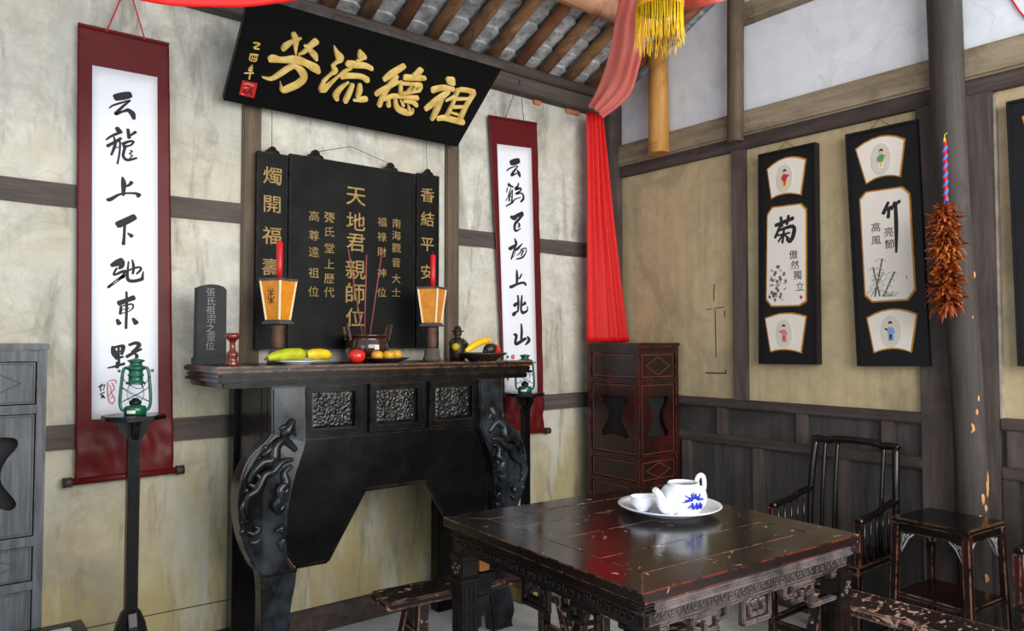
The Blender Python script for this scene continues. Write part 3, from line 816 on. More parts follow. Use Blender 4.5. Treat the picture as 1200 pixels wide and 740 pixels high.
for i in range(13):
    z = 3.75 * i / 12
    pts.append((3.695 + 0.004 * math.sin(z * 2.3), 1.292 + 0.034 * z + 0.006 * math.sin(z * 3.1 + 1), z))
cl.tube(pts, [0.060 + 0.0042 * p[2] for p in pts], 20)
struct('round_column', cl, 'column', 'dark round wooden column with peeled orange spots against the right wall', 'column')
pe = MB()
colp = [Vector(p) for p in pts]
for z, a, w, h in ((1.20, 0.2, .010, .022), (1.14, 0.05, .012, .02), (1.07, -0.25, .014, .028), (0.83, 0.75, .010, .07), (0.80, 0.6, .008, .05), (0.76, 0.15, .012, .028), (0.72, 0.35, .012, .02), (0.67, -0.1, .016, .026), (1.62, -0.5, .006, .012), (1.56, 0.1, .006, .01), (0.42, 0.1, .016, .028), (1.75, 0.5, .005, .02)):
    c = Vector((3.695, 1.292 + 0.034 * z, z))
    r0 = 0.0606 + 0.0042 * z + 0.0035
    ang = R(232) + a                                # side seen from the table

    def fn(u, v, c=c, r0=r0, ang=ang, w=w, h=h):
        k_ = 0.6 + 0.4 * noise.noise((c.z * 9 + u * 2, v * 2, 0.3))
        aa = ang + (u - 0.5) * 2 * w / r0 * k_
        q = 0.0015 if 0.01 < u < 0.99 and 0.01 < v < 0.99 else -0.004
        return (c.x + (r0 + q) * math.cos(aa), c.y + (r0 + q) * math.sin(aa), c.z + (v - 0.5) * h * 2 * (0.7 + 0.5 * noise.noise((u * 3, c.z * 7, 1.7))))
    pe.grid(fn, 4, 4)
pe.build('peeled_spot', 'peel', bpy.data.objects['round_column'])

# wainscot of the right wall
wn_labels = {1: 'dark panelled wainscot left of the round column', 2: 'dark panelled wainscot right of the round column'}
for n, (ya, yb, ups, los) in enumerate((
        (1.50, 3.52, (3.15, 2.64, 2.128, 1.672), (3.40, 2.90, 2.40, 1.90)),
        (-2.4, 1.215, (1.13, 0.62, 0.1), (1.15, 0.66, 0.15))), 1):
    e = bpy.data.objects.new('trim_%d' % (18 + n), None)
    COL.objects.link(e)
    e.location = (XR, 0, 0)
    tag(e, wn_labels[n], 'wainscot', None, 'structure')
    MB().box((-0.008, ya, 0.1), (0.01, yb, 1.1)).build('panel', 'panel', e)
    for z0, z1, d in ((1.060, 1.114, -0.037), (0.845, 0.902, -0.034), (0.0, 0.13, -0.034)):
        MB().box((d, ya, z0), (0.005, yb, z1), 0.007).build('rail', 'dark_y', e)
    for y in ups:
        MB().box((-0.032, y, 0.895), (0.005, y + 0.066, 1.066), 0.007).build('stile', 'dark_z', e)
    for y in los:
        MB().box((-0.032, y, 0.125), (0.005, y + 0.066, 0.85), 0.007).build('stile', 'dark_z', e)

# pencilled or cut rectangle left on the right wall plaster
mk = MB()
X = XR - 0.002
for a, b in (((2.795, 1.648), (2.752, 1.652)), ((2.735, 1.652), (2.665, 1.660)), ((2.66, 1.640), (2.658, 1.600)), ((2.725, 1.645), (2.722, 1.36)), ((2.735, 1.70), (2.73, 1.80))):
    mk.bar((X, a[0], a[1]), (X, b[0], b[1]), 0.003, 0.0035)
mk.bar((X, 2.80, 1.262), (X, 2.655, 1.263), 0.004, 0.007)
mk.bar((X, 2.655, 1.262), (X, 2.652, 1.285), 0.004, 0.004)
struct('trim_21', mk, 'nail', 'dark cut lines of a small rectangle in the right wall plaster', 'mark')

# ------------------------------------------------------------------ furniture
def make_altar():
    ox, oy = 1.742, 3.0
    t = thing('altar_table', 'tall black carved altar table with moulded top against the back wall', 'altar table', (ox, oy, 0))
    b = MB()
    b.box((-0.815, -0.005, 1.325), (0.815, 0.47, 1.352), 0.006)
    b.build('tabletop', 'lacquer_top', t)
    b = MB()
    b.box((-0.805, 0.005, 1.300), (0.805, 0.465, 1.326), 0.008)
    b.box((-0.812, -0.002, 1.288), (0.812, 0.468, 1.302), 0.005)
    b.box((-0.79, 0.016, 1.262), (0.79, 0.455, 1.290), 0.006)
    b.build('moulding', 'lacquer', t)
    # frieze box
    b = MB()
    b.box((-0.60, 0.03, 1.03), (0.60, 0.44, 1.27), 0.004)
    b.build('frieze', 'lacquer', t)
    for i, (cx, half, czh) in enumerate(((-0.313, 0.136, 0), (0.003, 0.143, 0), (0.318, 0.143, 0))):
        p = MB()
        z0, z1 = 1.044, 1.262
        out = [(cx - half, z0), (cx + half, z0), (cx + half, z1), (cx - half, z1)]
        q = 0.035
        inn = [(cx - half + q, z0 + q * 0.9), (cx + half - q, z0 + q * 0.9), (cx + half - q, z1 - q * 0.8), (cx - half + q, z1 - q * 0.8)]
        p.prism(out, 0.008, 0.035, 0.004, hole=inn)
        pf = p.build('frieze_panel', 'lacquer', t)
        c = MB()
        w = half - q - 0.006
        h0, h1 = z0 + q, z1 - q * 0.9
        sd = i * 7.3

        def fn(u, v, cx=cx, w=w, h0=h0, h1=h1, sd=sd, i=i):
            x = cx - w + 2 * w * u
            z = h0 + (h1 - h0) * v
            edge = min(u, 1 - u, v, 1 - v)
            sc = 62
            d = abs(noise.noise((x * sc, z * sc, sd))) * 0.008 + abs(noise.noise((x * sc * 2.1, z * sc * 1.7, sd + 3))) * 0.008
            if i > 0:                                           # standing figures: taller upright lumps
                d *= 0.4 + 1.0 * max(0, math.sin(u * math.pi * 3.0 + sd)) * (1 if v < 0.8 else 0.3)
            d *= min(1, edge * 14)
            return (x, 0.026 - d, z)
        c.grid(fn, 64, 52)
        c.build('relief', 'carved', pf)
    # side panels
    for s in (-1, 1):
        MB().box((s * 0.59 - 0.012, 0.10, 0.93), (s * 0.59 + 0.012, 0.40, 1.27), 0.003).build('side_panel', 'lacquer', t)
    # rear legs
    for s in (-1, 1):
        b = MB()
        b.box((s * 0.545 - 0.075, 0.38, 0), (s * 0.545 + 0.075, 0.46, 1.27), 0.006)
        b.build('rear_leg', 'lacquer', t)
        b = MB()
        b.box((s * 0.545 - 0.02, 0.10, 0.885), (s * 0.545 + 0.02, 0.40, 0.93), 0.003)
        b.build('stretcher', 'lacquer', t)
    # apron with its arched opening
    half = [(0.455, 1.035), (0.455, 1.005), (0.49, 0.93), (0.53, 0.80), (0.525, 0.65), (0.50, 0.545), (0.48, 0.510), (0.335, 0.508), (0.158, 0.792)]
    poly = [(-x, z) for x, z in half] + [(x, z) for x, z in half[::-1]]
    b = MB()
    b.prism(poly, 0.018, 0.05, 0.004)
    ap = b.build('apron', 'lacquer', t)
    rim = [(-0.478, 0.506), (-0.335, 0.504), (-0.158, 0.788), (0.158, 0.788), (0.335, 0.504), (0.478, 0.506)]
    b = MB()
    for p, q in zip(rim, rim[1:]):
        b.bar((p[0], 0.020, p[1]), (q[0], 0.020, q[1]), 0.014, 0.010, 0.003, up=(0, 1, 0))
    b.build('apron_bead', 'lacquer', ap)
    # cabriole front legs: bulging shoulder, narrow shank, scrolled foot
    outer = [(0.598, 1.265), (0.598, 1.075), (0.625, 1.045), (0.69, 0.990), (0.73, 0.905), (0.738, 0.79), (0.715, 0.66), (0.668, 0.55), (0.640, 0.505), (0.632, 0.36), (0.640, 0.24), (0.668, 0.15), (0.682, 0.075), (0.665, 0.03), (0.672, 0.0)]
    inner = [(0.545, 0.0), (0.538, 0.05), (0.528, 0.11), (0.512, 0.25), (0.505, 0.36), (0.485, 0.49), (0.523, 0.555), (0.535, 0.65), (0.532, 0.77), (0.51, 0.88), (0.47, 0.985), (0.455, 1.03), (0.455, 1.265)]

    def sm(p, k=3):
        return [(a, b_) for a, _, b_ in smooth_pts([(x, 0, z) for x, z in p], k)]
    for s in (-1, 1):
        leg = sm(outer[1:]) + sm(inner[:-1])
        leg = [outer[0]] + leg + [inner[-1]]
        b = MB()
        b.prism([(x * s, z) for x, z in (leg if s > 0 else leg[::-1])], -0.012, 0.055, 0.008)
        # swell the shoulder towards the front
        for v in b.bm.verts:
            if v.co.y < 0.04:
                z = v.co.z
                v.co.y -= 0.030 * math.exp(-((z - 0.82) / 0.22) ** 2)
        lg = b.build('leg', 'lacquer_leg', t)
        c = MB()
        yf = lambda z: -0.013 - 0.030 * math.exp(-((z - 0.82) / 0.22) ** 2)

        def relief(path, r):
            pts = smooth_pts([(s * x, yf(z), z) for x, z in path], 5)
            n = len(pts)
            c.tube(pts, [1.4 * r * (0.35 + 0.65 * math.sin(math.pi * min(1, (i + 0.6) / n))) for i in range(n)], 8)
        # coiling dragon with crest, cloud curls and flames
        relief([(0.50, 1.00), (0.55, 1.045), (0.59, 1.02), (0.60, 0.97), (0.64, 0.965), (0.68, 0.93), (0.70, 0.89)], 0.020)
        relief([(0.70, 0.89), (0.672, 0.872), (0.652, 0.90), (0.672, 0.925)], 0.013)
        relief([(0.515, 0.965), (0.56, 0.96), (0.60, 0.925), (0.635, 0.915), (0.665, 0.86), (0.70, 0.84), (0.712, 0.80), (0.70, 0.765)], 0.016)
        relief([(0.71, 0.835), (0.725, 0.80), (0.715, 0.755), (0.69, 0.735)], 0.011)
        relief([(0.52, 0.94), (0.555, 0.915), (0.548, 0.875), (0.575, 0.85), (0.57, 0.815), (0.59, 0.79), (0.575, 0.765), (0.555, 0.785)], 0.017)
        relief([(0.535, 0.86), (0.55, 0.835), (0.542, 0.80)], 0.010)
        relief([(0.56, 1.06), (0.535, 1.085), (0.51, 1.13)], 0.018)
        relief([(0.50, 1.06), (0.52, 1.09), (0.545, 1.10), (0.57, 1.09)], 0.010)
        relief([(0.70, 0.70), (0.675, 0.685), (0.655, 0.70), (0.67, 0.715)], 0.010)
        relief([(0.69, 0.655), (0.665, 0.65), (0.645, 0.665)], 0.009)
        relief([(0.545, 0.66), (0.56, 0.69), (0.585, 0.68)], 0.010)
        relief([(0.54, 0.59), (0.56, 0.615), (0.55, 0.64), (0.575, 0.63)], 0.009)
        relief([(0.645, 0.99), (0.615, 1.01), (0.60, 1.04)], 0.012)
        c.build('carved_dragon', 'lacquer_leg', lg)
        c = MB()
        for i in range(9):                                    # scalloped ridge along the outer edge
            z = 1.02 - i * 0.04
            x = 0.60 + 0.118 * math.sin(min(1, (1.06 - z) / 0.28) * math.pi / 2)
            c.ball((s * x, yf(z) + 0.004, z), 0.014, (1, 0.6, 1), 8, 6)
        c.build('scalloped_edge', 'lacquer_leg', lg)
        c = MB()
        c.box((min(s * 0.485, s * 0.642), -0.020, 0.494), (max(s * 0.485, s * 0.642), 0.0, 0.512), 0.004)
        c.build('shank_collar', 'lacquer', lg)
    return t


make_altar()


def fret_path(b, pts, y, w=0.016):
    for p, q in zip(pts, pts[1:]):
        d = 0.5 * w
        a, c = Vector((p[0], y, p[1])), Vector((q[0], y, q[1]))
        n = (c - a).normalized() * d
        b.bar(a - n, c + n, w, 0.020, 0.003, up=(0, 1, 0))


def make_square_table():
    S = 0.4825
    t = thing('square_table', 'square black lacquered table with worn red edges and carved fretwork apron', 'table', (1.90, 1.672, 0), (0, 0, R(-3.5)))
    zt = 0.84
    fw = 0.115
    # four mitred frame boards
    for k in range(4):
        b = MB()
        vs = [(-S, -S), (S, -S), (S - fw, -S + fw), (-S + fw, -S + fw)]
        poly = [(x, z) for x, z in vs]
        bm2 = MB()
        bm2.prism([(p[0], p[1]) for p in poly], 0, 0.030, 0)
        bm2.bm.transform(Matrix(((1, 0, 0, 0), (0, 0, 1, 0), (0, 1, 0, 0), (0, 0, 0, 1))))
        bm2.bm.transform(Matrix.Translation((0, 0, zt - 0.030)))
        bmesh.ops.recalc_face_normals(bm2.bm, faces=bm2.bm.faces[:])
        bmesh.ops.bevel(bm2.bm, geom=[e for e in bm2.bm.edges], offset=0.0025, segments=2, affect='EDGES')
        bm2.bm.transform(Matrix.Rotation(k * math.pi / 2, 4, 'Z'))
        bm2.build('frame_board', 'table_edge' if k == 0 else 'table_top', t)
    # four panel boards with open joints
    I = S - fw - 0.0015
    xs = [-I, -0.20, 0.03, 0.22, I]
    for a, c in zip(xs, xs[1:]):
        MB().box((-I, a + 0.0009, zt - 0.026), (I, c - 0.0009, zt - 0.0008), 0.0012).build('panel_board', 'table_top', t)
    MB().box((-I, -I, zt - 0.034), (I, I, zt - 0.0262)).build('panel_backing', 'line_red', t)
    # reeded edge, one moulding per side; the waist with its carved frieze below it
    for k in range(4):
        m = Matrix.Rotation(k * math.pi / 2, 4, 'Z')
        b = MB()
        b.box((-S + 0.004, -S + 0.004, 0.797), (S - 0.004, -S + 0.05, 0.811), 0.005, m)
        b.box((-S, -S, 0.781), (S, -S + 0.05, 0.7965), 0.006, m)
        b.build('edge_moulding', 'table_bead_lit' if k == 0 else 'table', t)
        b = MB()
        b.box((-S + 0.022, -S + 0.022, 0.742), (S - 0.022, -S + 0.045, 0.782), 0.003, m)
        w = b.build('waist', 'table_carved_lit' if k == 0 else 'table', t)
        b = MB()
        rnd = random.Random(4 + k)
        n = 30
        for i in range(n):
            x = -S + 0.05 + (2 * S - 0.10) * (i + 0.5) / n
            r = 0.010 + rnd.random() * 0.004
            ph = rnd.random() * 6
            pts = [(x + r * (1 - q / 9) * math.cos(ph + q * 0.9), -S + 0.0215, 0.762 + r * (1 - q / 9) * math.sin(ph + q * 0.9)) for q in range(8)]
            b.tube([m @ Vector(p) for p in pts], [0.0036] * 8, 6)
        b.build('frieze_carving', 'table_carved_lit' if k == 0 else 'table', w)
    # legs with block capitals and reeded shafts
    for sx in (-1, 1):
        for sy in (-1, 1):
            b = MB()
            cx, cy = sx * (S - 0.055), sy * (S - 0.055)
            b.box((cx - 0.030, cy - 0.030, 0.72), (cx + 0.030, cy + 0.030, 0.79), 0.003)
            b.box((cx - 0.040, cy - 0.040, 0.70), (cx + 0.040, cy + 0.040, 0.722), 0.005)
            b.box((cx - 0.034, cy - 0.034, 0.645), (cx + 0.034, cy + 0.034, 0.702), 0.004)
            b.box((cx - 0.040, cy - 0.040, 0.625), (cx + 0.040, cy + 0.040, 0.647), 0.006)
            b.box((cx - 0.033, cy - 0.033, 0.10), (cx + 0.033, cy + 0.033, 0.627), 0.004)
            for d in (-0.018, 0.0, 0.018):
                b.box((cx + d - 0.005, cy - 0.036, 0.12), (cx + d + 0.005, cy + 0.036, 0.618), 0.002)
                b.box((cx - 0.036, cy + d - 0.005, 0.12), (cx + 0.036, cy + d + 0.005, 0.618), 0.002)
            b.box((cx - 0.044, cy - 0.044, 0.0), (cx + 0.044, cy + 0.044, 0.105), 0.010)
            lg = b.build('leg', 'table', t)
            c = MB()
            for f in range(2):                                   # carved faces of the block
                rnd = random.Random(sx * 3 + sy * 5 + f)
                for q in range(9):
                    u, v = rnd.uniform(-0.022, 0.022), rnd.uniform(0.655, 0.692)
                    p = (cx + u, cy + sy * 0.034, v) if f == 0 else (cx + sx * 0.034, cy + u, v)
                    c.ball(p, 0.006, (1, 1, 1), 6, 4)
            c.build('block_carving', 'table_carved_lit', lg)
    # openwork fret apron on each side: key-pattern bars with wide openings
    for k in range(4):
        m = Matrix.Rotation(k * math.pi / 2, 4, 'Z')
        b = MB()
        y = -S + 0.040
        L = S - 0.088
        for s in (-1, 1):
            f = lambda pts: fret_path(b, [(s * x, z) for x, z in pts], y, 0.013)
            if k == 3 and s == -1:            # this stretch has broken away
                f([(L, 0.736), (0.0, 0.736)])
                f([(0.058, 0.738), (0.058, 0.664), (0.0, 0.664)])
                f([(0.032, 0.700), (0.032, 0.684), (0.0, 0.684)])
                continue
            f([(L, 0.650), (L - 0.125, 0.650), (L - 0.125, 0.738)])
            f([(L - 0.03, 0.738), (L - 0.03, 0.720), (L, 0.720)])
            f([(L - 0.125, 0.722), (L - 0.225, 0.722), (L - 0.225, 0.680), (L - 0.178, 0.680), (L - 0.178, 0.700)])
            f([(L - 0.125, 0.700), (L - 0.150, 0.690)])
            f([(L - 0.225, 0.700), (L - 0.262, 0.700), (L - 0.262, 0.738)])
            f([(L, 0.736), (0.0, 0.736)])
            f([(0.058, 0.738), (0.058, 0.664), (0.0, 0.664)])
            f([(0.032, 0.700), (0.032, 0.684), (0.0, 0.684)])
        for q in range(7):
            b.ball((-0.036 + 0.012 * q, y, 0.718 + 0.006 * math.sin(q * 2)), 0.011, (1, 0.7, 1), 8, 6)
        b.bm.transform(m)
        b.build('fretwork', 'table_carved_lit' if k == 0 else 'table', t)
    # stepped bracket and bare repair block at the far left leg
    b = MB()
    for i in range(6):
        b.box((-0.392 + 0.0, 0.415, 0.600 - i * 0.036), (-0.392 + 0.085 - i * 0.014, 0.440, 0.640 - i * 0.036), 0.004)
    b.build('stepped_bracket', 'lacquer_leg', t)
    MB().box((-0.385, 0.395, 0.655), (-0.345, 0.445, 0.745), 0.003).build('repair_block', 'orangew', t, 'bare orange wood block')
    return t


make_square_table()


def make_bench(label, loc, rz, length, matn, seat_z=0.49, width=0.17):
    t = thing('long_bench', label, 'bench', loc, (0, 0, rz), 'benches around the square table')
    b = MB()
    b.box((-length / 2, -width / 2, seat_z - 0.034), (length / 2, width / 2, seat_z), 0.007)
    b.build('seat', matn, t)
    for sx in (-1, 1):
        tops, bots = [], []
        for sy in (-1, 1):
            p1 = (sx * (length / 2 - 0.16), sy * (width / 2 - 0.042), seat_z - 0.03)
            p0 = (sx * (length / 2 - 0.10), sy * (width / 2 + 0.035), 0.0)
            MB().bar(p0, p1, 0.040, 0.046, 0.003, up=(1, 0, 0)).build('leg', 'bench', t)
            tops.append(Vector(p1))
            bots.append(Vector(p0))
        for f in (0.40, 0.72):
            a = bots[0].lerp(tops[0], f)
            c = bots[1].lerp(tops[1], f)
            MB().bar(a, c, 0.022, 0.032, 0.002).build('rung', 'bench', t)
    return t


make_bench('black bench with chipped seat edge standing between the altar and the square table', (1.86, 2.475, 0), R(-5), 0.96, 'bench')
make_bench('dark bench pushed lengthwise under the middle of the square table', (2.02, 1.76, 0), R(88), 0.86, 'bench_y', 0.50)
make_bench('peeling red-black bench on the armchair side of the square table', (2.765, 1.20, 0), R(90), 0.92, 'bench_y', 0.49, 0.20)


def make_cabinet(label, loc, matn, linem, depth):
    w, H = 0.37, 1.445
    t = thing('tall_cabinet', label, 'cabinet', loc)
    P = 0.030
    b = MB()
    for x in (0, w - P):
        for y in (0, depth - P):
            b.box((x, y, 0), (x + P, y + P, H - 0.024), 0.003)
    for z0, z1 in ((1.381, 1.421), (1.197, 1.228), (0.734, 0.767), (0.582, 0.611), (0.05, 0.10)):
        b.box((P - 0.002, 0.004, z0), (w - P + 0.002, 0.03, z1), 0.002)
        b.box((P - 0.002, depth - 0.03, z0), (w - P + 0.002, depth - 0.004, z1), 0.002)
        b.box((0.004, P - 0.002, z0), (0.03, depth - P + 0.002, z1), 0.002)
        b.box((w - 0.03, P - 0.002, z0), (w - 0.004, depth - P + 0.002, z1), 0.002)
    b.build('frame', matn, t)
    MB().box((-0.006, -0.008, H - 0.024), (w + 0.006, depth + 0.004, H), 0.004).build('top_board', matn, t)
    MB().box((0.05, 0.06, 0.1), (w - 0.05, depth - 0.05, 1.38)).build('inside', 'void', t)

    def hole(cx, cz, sw, sh):
        pts = [(0.62, 1.0), (0.95, 0.93), (0.98, 0.70), (0.70, 0.42), (0.52, 0.10), (0.55, -0.25), (0.86, -0.62), (1.0, -0.86), (0.80, -1.0), (0.42, -0.90)]
        full = pts + [(-x, z) for x, z in pts[::-1]]
        full = smooth_pts([(x, 0, z) for x, z in full + full[:1]], 3)[:-1]
        return [(cx + x * sw, cz + z * sh) for x, _, z in full]

    def face(z0, z1, wid, kind, name, mat4):
        f = MB()
        x0, x1 = P + 0.004, wid - P - 0.004
        cx, cz = (x0 + x1) / 2, (z0 + z1) / 2
        out = [(x0, z0 + 0.004), (x1, z0 + 0.004), (x1, z1 - 0.004), (x0, z1 - 0.004)]
        if kind == 'hole':
            f.prism(out, 0.012, 0.03, 0.0, hole=hole(cx + 0.006, cz + 0.01, 0.098 * wid / 0.37, 0.128), mat=mat4)
        else:
            f.prism(out, 0.012, 0.03, 0.002, mat=mat4)
        o = f.build(name, matn, t)
        g = MB()
        q = 0.006

        def ln(pts):
            for a, c in zip(pts, pts[1:]):
                g.bar(mat4 @ Vector((a[0], 0.0115, a[1])), mat4 @ Vector((c[0], 0.0115, c[1])), 0.0025, 0.0025)
        ln([(x0 + q, z0 + q + 0.004), (x1 - q, z0 + q + 0.004), (x1 - q, z1 - q - 0.004), (x0 + q, z1 - q - 0.004), (x0 + q, z0 + q + 0.004)])
        if kind == 'diamond':
            dz, dx = (z1 - z0) * 0.36, (x1 - x0) * 0.36
            ln([(cx - dx, cz), (cx, cz + dz), (cx + dx, cz), (cx, cz - dz), (cx - dx, cz)])
        g.build('inlay_line', linem, o)
    ident = Matrix.Identity(4)
    side = Matrix(((0, 1, 0, 0), (-1, 0, 0, depth), (0, 0, 1, 0), (0, 0, 0, 1)))    # left side, reads outward along -x
    face(1.228, 1.381, w, 'diamond', 'panel', ident)
    face(0.767, 1.197, w, 'hole', 'door', ident)
    face(0.611, 0.734, w, 'diamond', 'drawer', ident)
    face(0.10, 0.582, w, 'plain', 'panel', ident)
    face(1.228, 1.381, depth, 'plain', 'panel', side)
    face(0.767, 1.197, depth, 'hole', 'panel', side)
    face(0.10, 0.582, depth, 'plain', 'panel', side)
    face(0.611, 0.734, depth, 'plain', 'panel', side)
    for m4, wid in ((Matrix.Translation((w, 0, 0)) @ Matrix(((0, -1, 0, 0), (1, 0, 0, 0), (0, 0, 1, 0), (0, 0, 0, 1))), depth),):
        face(0.10, 1.381, wid, 'plain', 'panel', m4)
    return t


make_cabinet('tall red-brown cabinet with shaped door opening in the room corner', (3.358, 2.972, 0), 'cabinet_red', 'line_red', 0.435)
make_cabinet('tall cabinet, grey from painted sky reflection, at the photo left edge before the back wall', (0.0, 3.10, 0), 'cabinet_sheen', 'line_grey', 0.40)

# low stool with a marble inlay before the grey cabinet
t = thing('marble_stool', 'dark framed low stool with pale marble inlay in front of the grey cabinet', 'stool', (0.29, 2.86, 0))
b = MB()
b.prism([(-0.19, -0.16), (0.19, -0.16), (0.19, 0.16), (-0.19, 0.16)], 0.445, 0.472, 0.0, hole=[(-0.15, -0.12), (0.15, -0.12), (0.15, 0.125), (-0.15, 0.125)])
b.bm.transform(Matrix(((1, 0, 0, 0), (0, 0, 1, 0), (0, 1, 0, 0), (0, 0, 0, 1))))
b.build('seat_frame', 'lacquer', t)
MB().box((-0.151, -0.121, 0.447), (0.151, 0.126, 0.466)).build('marble_inlay', 'marble', t)
for sx in (-1, 1):
    for sy in (-1, 1):
        MB().bar((sx * 0.175, sy * 0.145, 0), (sx * 0.165, sy * 0.135, 0.447), 0.032, 0.032, 0.004).build('leg', 'lacquer', t)
    MB().bar((sx * 0.17, -0.14, 0.14), (sx * 0.17, 0.14, 0.14), 0.02, 0.02, 0.002).build('stretcher', 'lacquer', t)


# armchairs against the right wall: local +y is the back, the sitter looks along -y
def make_chair(label, loc, rz):
    t = thing('armchair', label, 'armchair', loc, (0, 0, rz), 'lacquered armchairs along the right wall')
    hw, dp = 0.225, 0.40
    b = MB()
    b.box((-hw, -dp / 2, 0.435), (hw, dp / 2, 0.468), 0.006)
    b.build('seat', 'chair', t)
    MB().box((-hw + 0.02, -dp / 2 + 0.02, 0.38), (hw - 0.02, -dp / 2 + 0.04, 0.436), 0.004).build('seat_apron', 'chair', t)
    for s in (-1, 1):
        MB().bar((s * (hw - 0.02), -dp / 2 + 0.02, 0), (s * (hw - 0.02), -dp / 2 + 0.02, 0.436), 0.036, 0.036, 0.004).build('leg', 'chair', t)
        MB().bar((s * (hw - 0.02), dp / 2 - 0.02, 0), (s * (hw - 0.02), dp / 2 - 0.02, 0.436), 0.036, 0.036, 0.004).build('leg', 'chair', t)
        MB().bar((s * (hw - 0.02), -dp / 2, 0.12), (s * (hw - 0.02), dp / 2, 0.12), 0.02, 0.03, 0.003).build('stretcher', 'chair', t)
        # back post, gently bowed
        pts = smooth_pts([(s * (hw - 0.012), dp / 2 - 0.02, 0.46), (s * (hw - 0.010), dp / 2 - 0.012, 0.62), (s * (hw - 0.016), dp / 2 + 0.005, 0.80), (s * (hw - 0.024), dp / 2 + 0.030, 0.945)], 4)
        MB().tube(pts, 0.0165, 10).build('back_post', 'chair', t)
    MB().bar((-hw, -dp / 2 + 0.02, 0.10), (hw, -dp / 2 + 0.02, 0.10), 0.025, 0.04, 0.003).build('foot_rail', 'chair', t)
    b = MB()
    pts = smooth_pts([(-hw + 0.010, dp / 2 + 0.026, 0.944), (-hw + 0.035, dp / 2 + 0.03, 0.952), (-0.13, dp / 2 + 0.032, 0.948), (-0.10, dp / 2 + 0.032, 0.958), (0, dp / 2 + 0.034, 0.960), (0.10, dp / 2 + 0.032, 0.958), (0.13, dp / 2 + 0.032, 0.948), (hw - 0.035, dp / 2 + 0.03, 0.952), (hw - 0.010, dp / 2 + 0.026, 0.944)], 3)
    b.tube(pts, 0.0175, 8)
    b.build('top_rail', 'chair', t)
    for fx in (-0.15, -0.085, 0.145):
        pts = smooth_pts([(fx, dp / 2 - 0.02, 0.46), (fx, dp / 2 - 0.010, 0.65), (fx, dp / 2 + 0.008, 0.80), (fx, dp / 2 + 0.030, 0.945)], 4)
        MB().tube(pts, 0.0105, 8).build('back_slat', 'chair', t)
    for s in (-1, 1):
        x = s * (hw - 0.014)
        top = smooth_pts([(x, dp / 2 - 0.012, 0.70), (x, 0.08, 0.690), (x, 0.02, 0.672), (x, -0.06, 0.666), (x, -dp / 2 + 0.03, 0.655)], 3)
        ar = MB().tube(top, 0.0165, 8).build('armrest', 'chair', t)
        MB().bar((x, -dp / 2 + 0.03, 0.466), (x, -dp / 2 + 0.03, 0.652), 0.028, 0.028, 0.004).build('arm_post', 'teatable', ar)
        for q in range(5):
            y = -dp / 2 + 0.085 + q * 0.058
            MB().tube([(x, y, 0.466), (x, y, 0.66)], 0.0075, 6).build('spindle', 'chair', ar)
    return t


make_chair('black lacquered armchair with tall slatted back against the dark wainscot', (3.42, 1.825, 0), R(-90))
make_chair('dark armchair cut by the photo right edge beside the tea table', (3.43, 0.80, 0), R(-90))


def make_tea_table():
    t = thing('tea_table', 'small black tea table with lower shelf beside the armchair and round column', 'side table', (3.438, 1.322, 0), (0, 0, R(-5)))
    h = 0.158
    zt = 0.70
    MB().box((-h, -h, zt - 0.024), (h, h, zt), 0.005).build('tabletop', 'chair', t)
    b = MB()
    for k in range(4):
        b.box((-h + 0.012, -h + 0.012, zt - 0.06), (h - 0.012, -h + 0.028, zt - 0.022), 0.003, Matrix.Rotation(k * math.pi / 2, 4, 'Z'))
    b.build('apron', 'chair', t)
    for sx in (-1, 1):
        for sy in (-1, 1):
            MB().bar((sx * (h + 0.004), sy * (h + 0.004), 0), (sx * (h - 0.016), sy * (h - 0.016), zt - 0.022), 0.030, 0.030, 0.003).build('leg', 'teatable', t)
    MB().box((-h + 0.006, -h + 0.006, 0.365), (h - 0.006, h - 0.006, 0.385), 0.003).build('shelf', 'teatable', t)
    for k in range(4):
        m = Matrix.Rotation(k * math.pi / 2, 4, 'Z')
        for s in (-1, 1):
            b = MB()
            y = -h + 0.02
            a = lambda x, z: m @ Vector((s * x, y, z))
            L = h - 0.032
            b.tube([a(L, zt - 0.145), a(L - 0.012, zt - 0.12), a(L - 0.03, zt - 0.085), a(L - 0.055, zt - 0.062)], 0.004, 6)
            b.tube([a(L, zt - 0.115), a(L - 0.012, zt - 0.095), a(L - 0.008, zt - 0.078), a(L - 0.022, zt - 0.070)], 0.0032, 6)
            b.tube([a(L - 0.004, zt - 0.07), a(L - 0.02, zt - 0.085), a(L - 0.034, zt - 0.066)], 0.0032, 6)
            b.build('corner_bracket', 'stonetext', t)
    return t


make_tea_table()

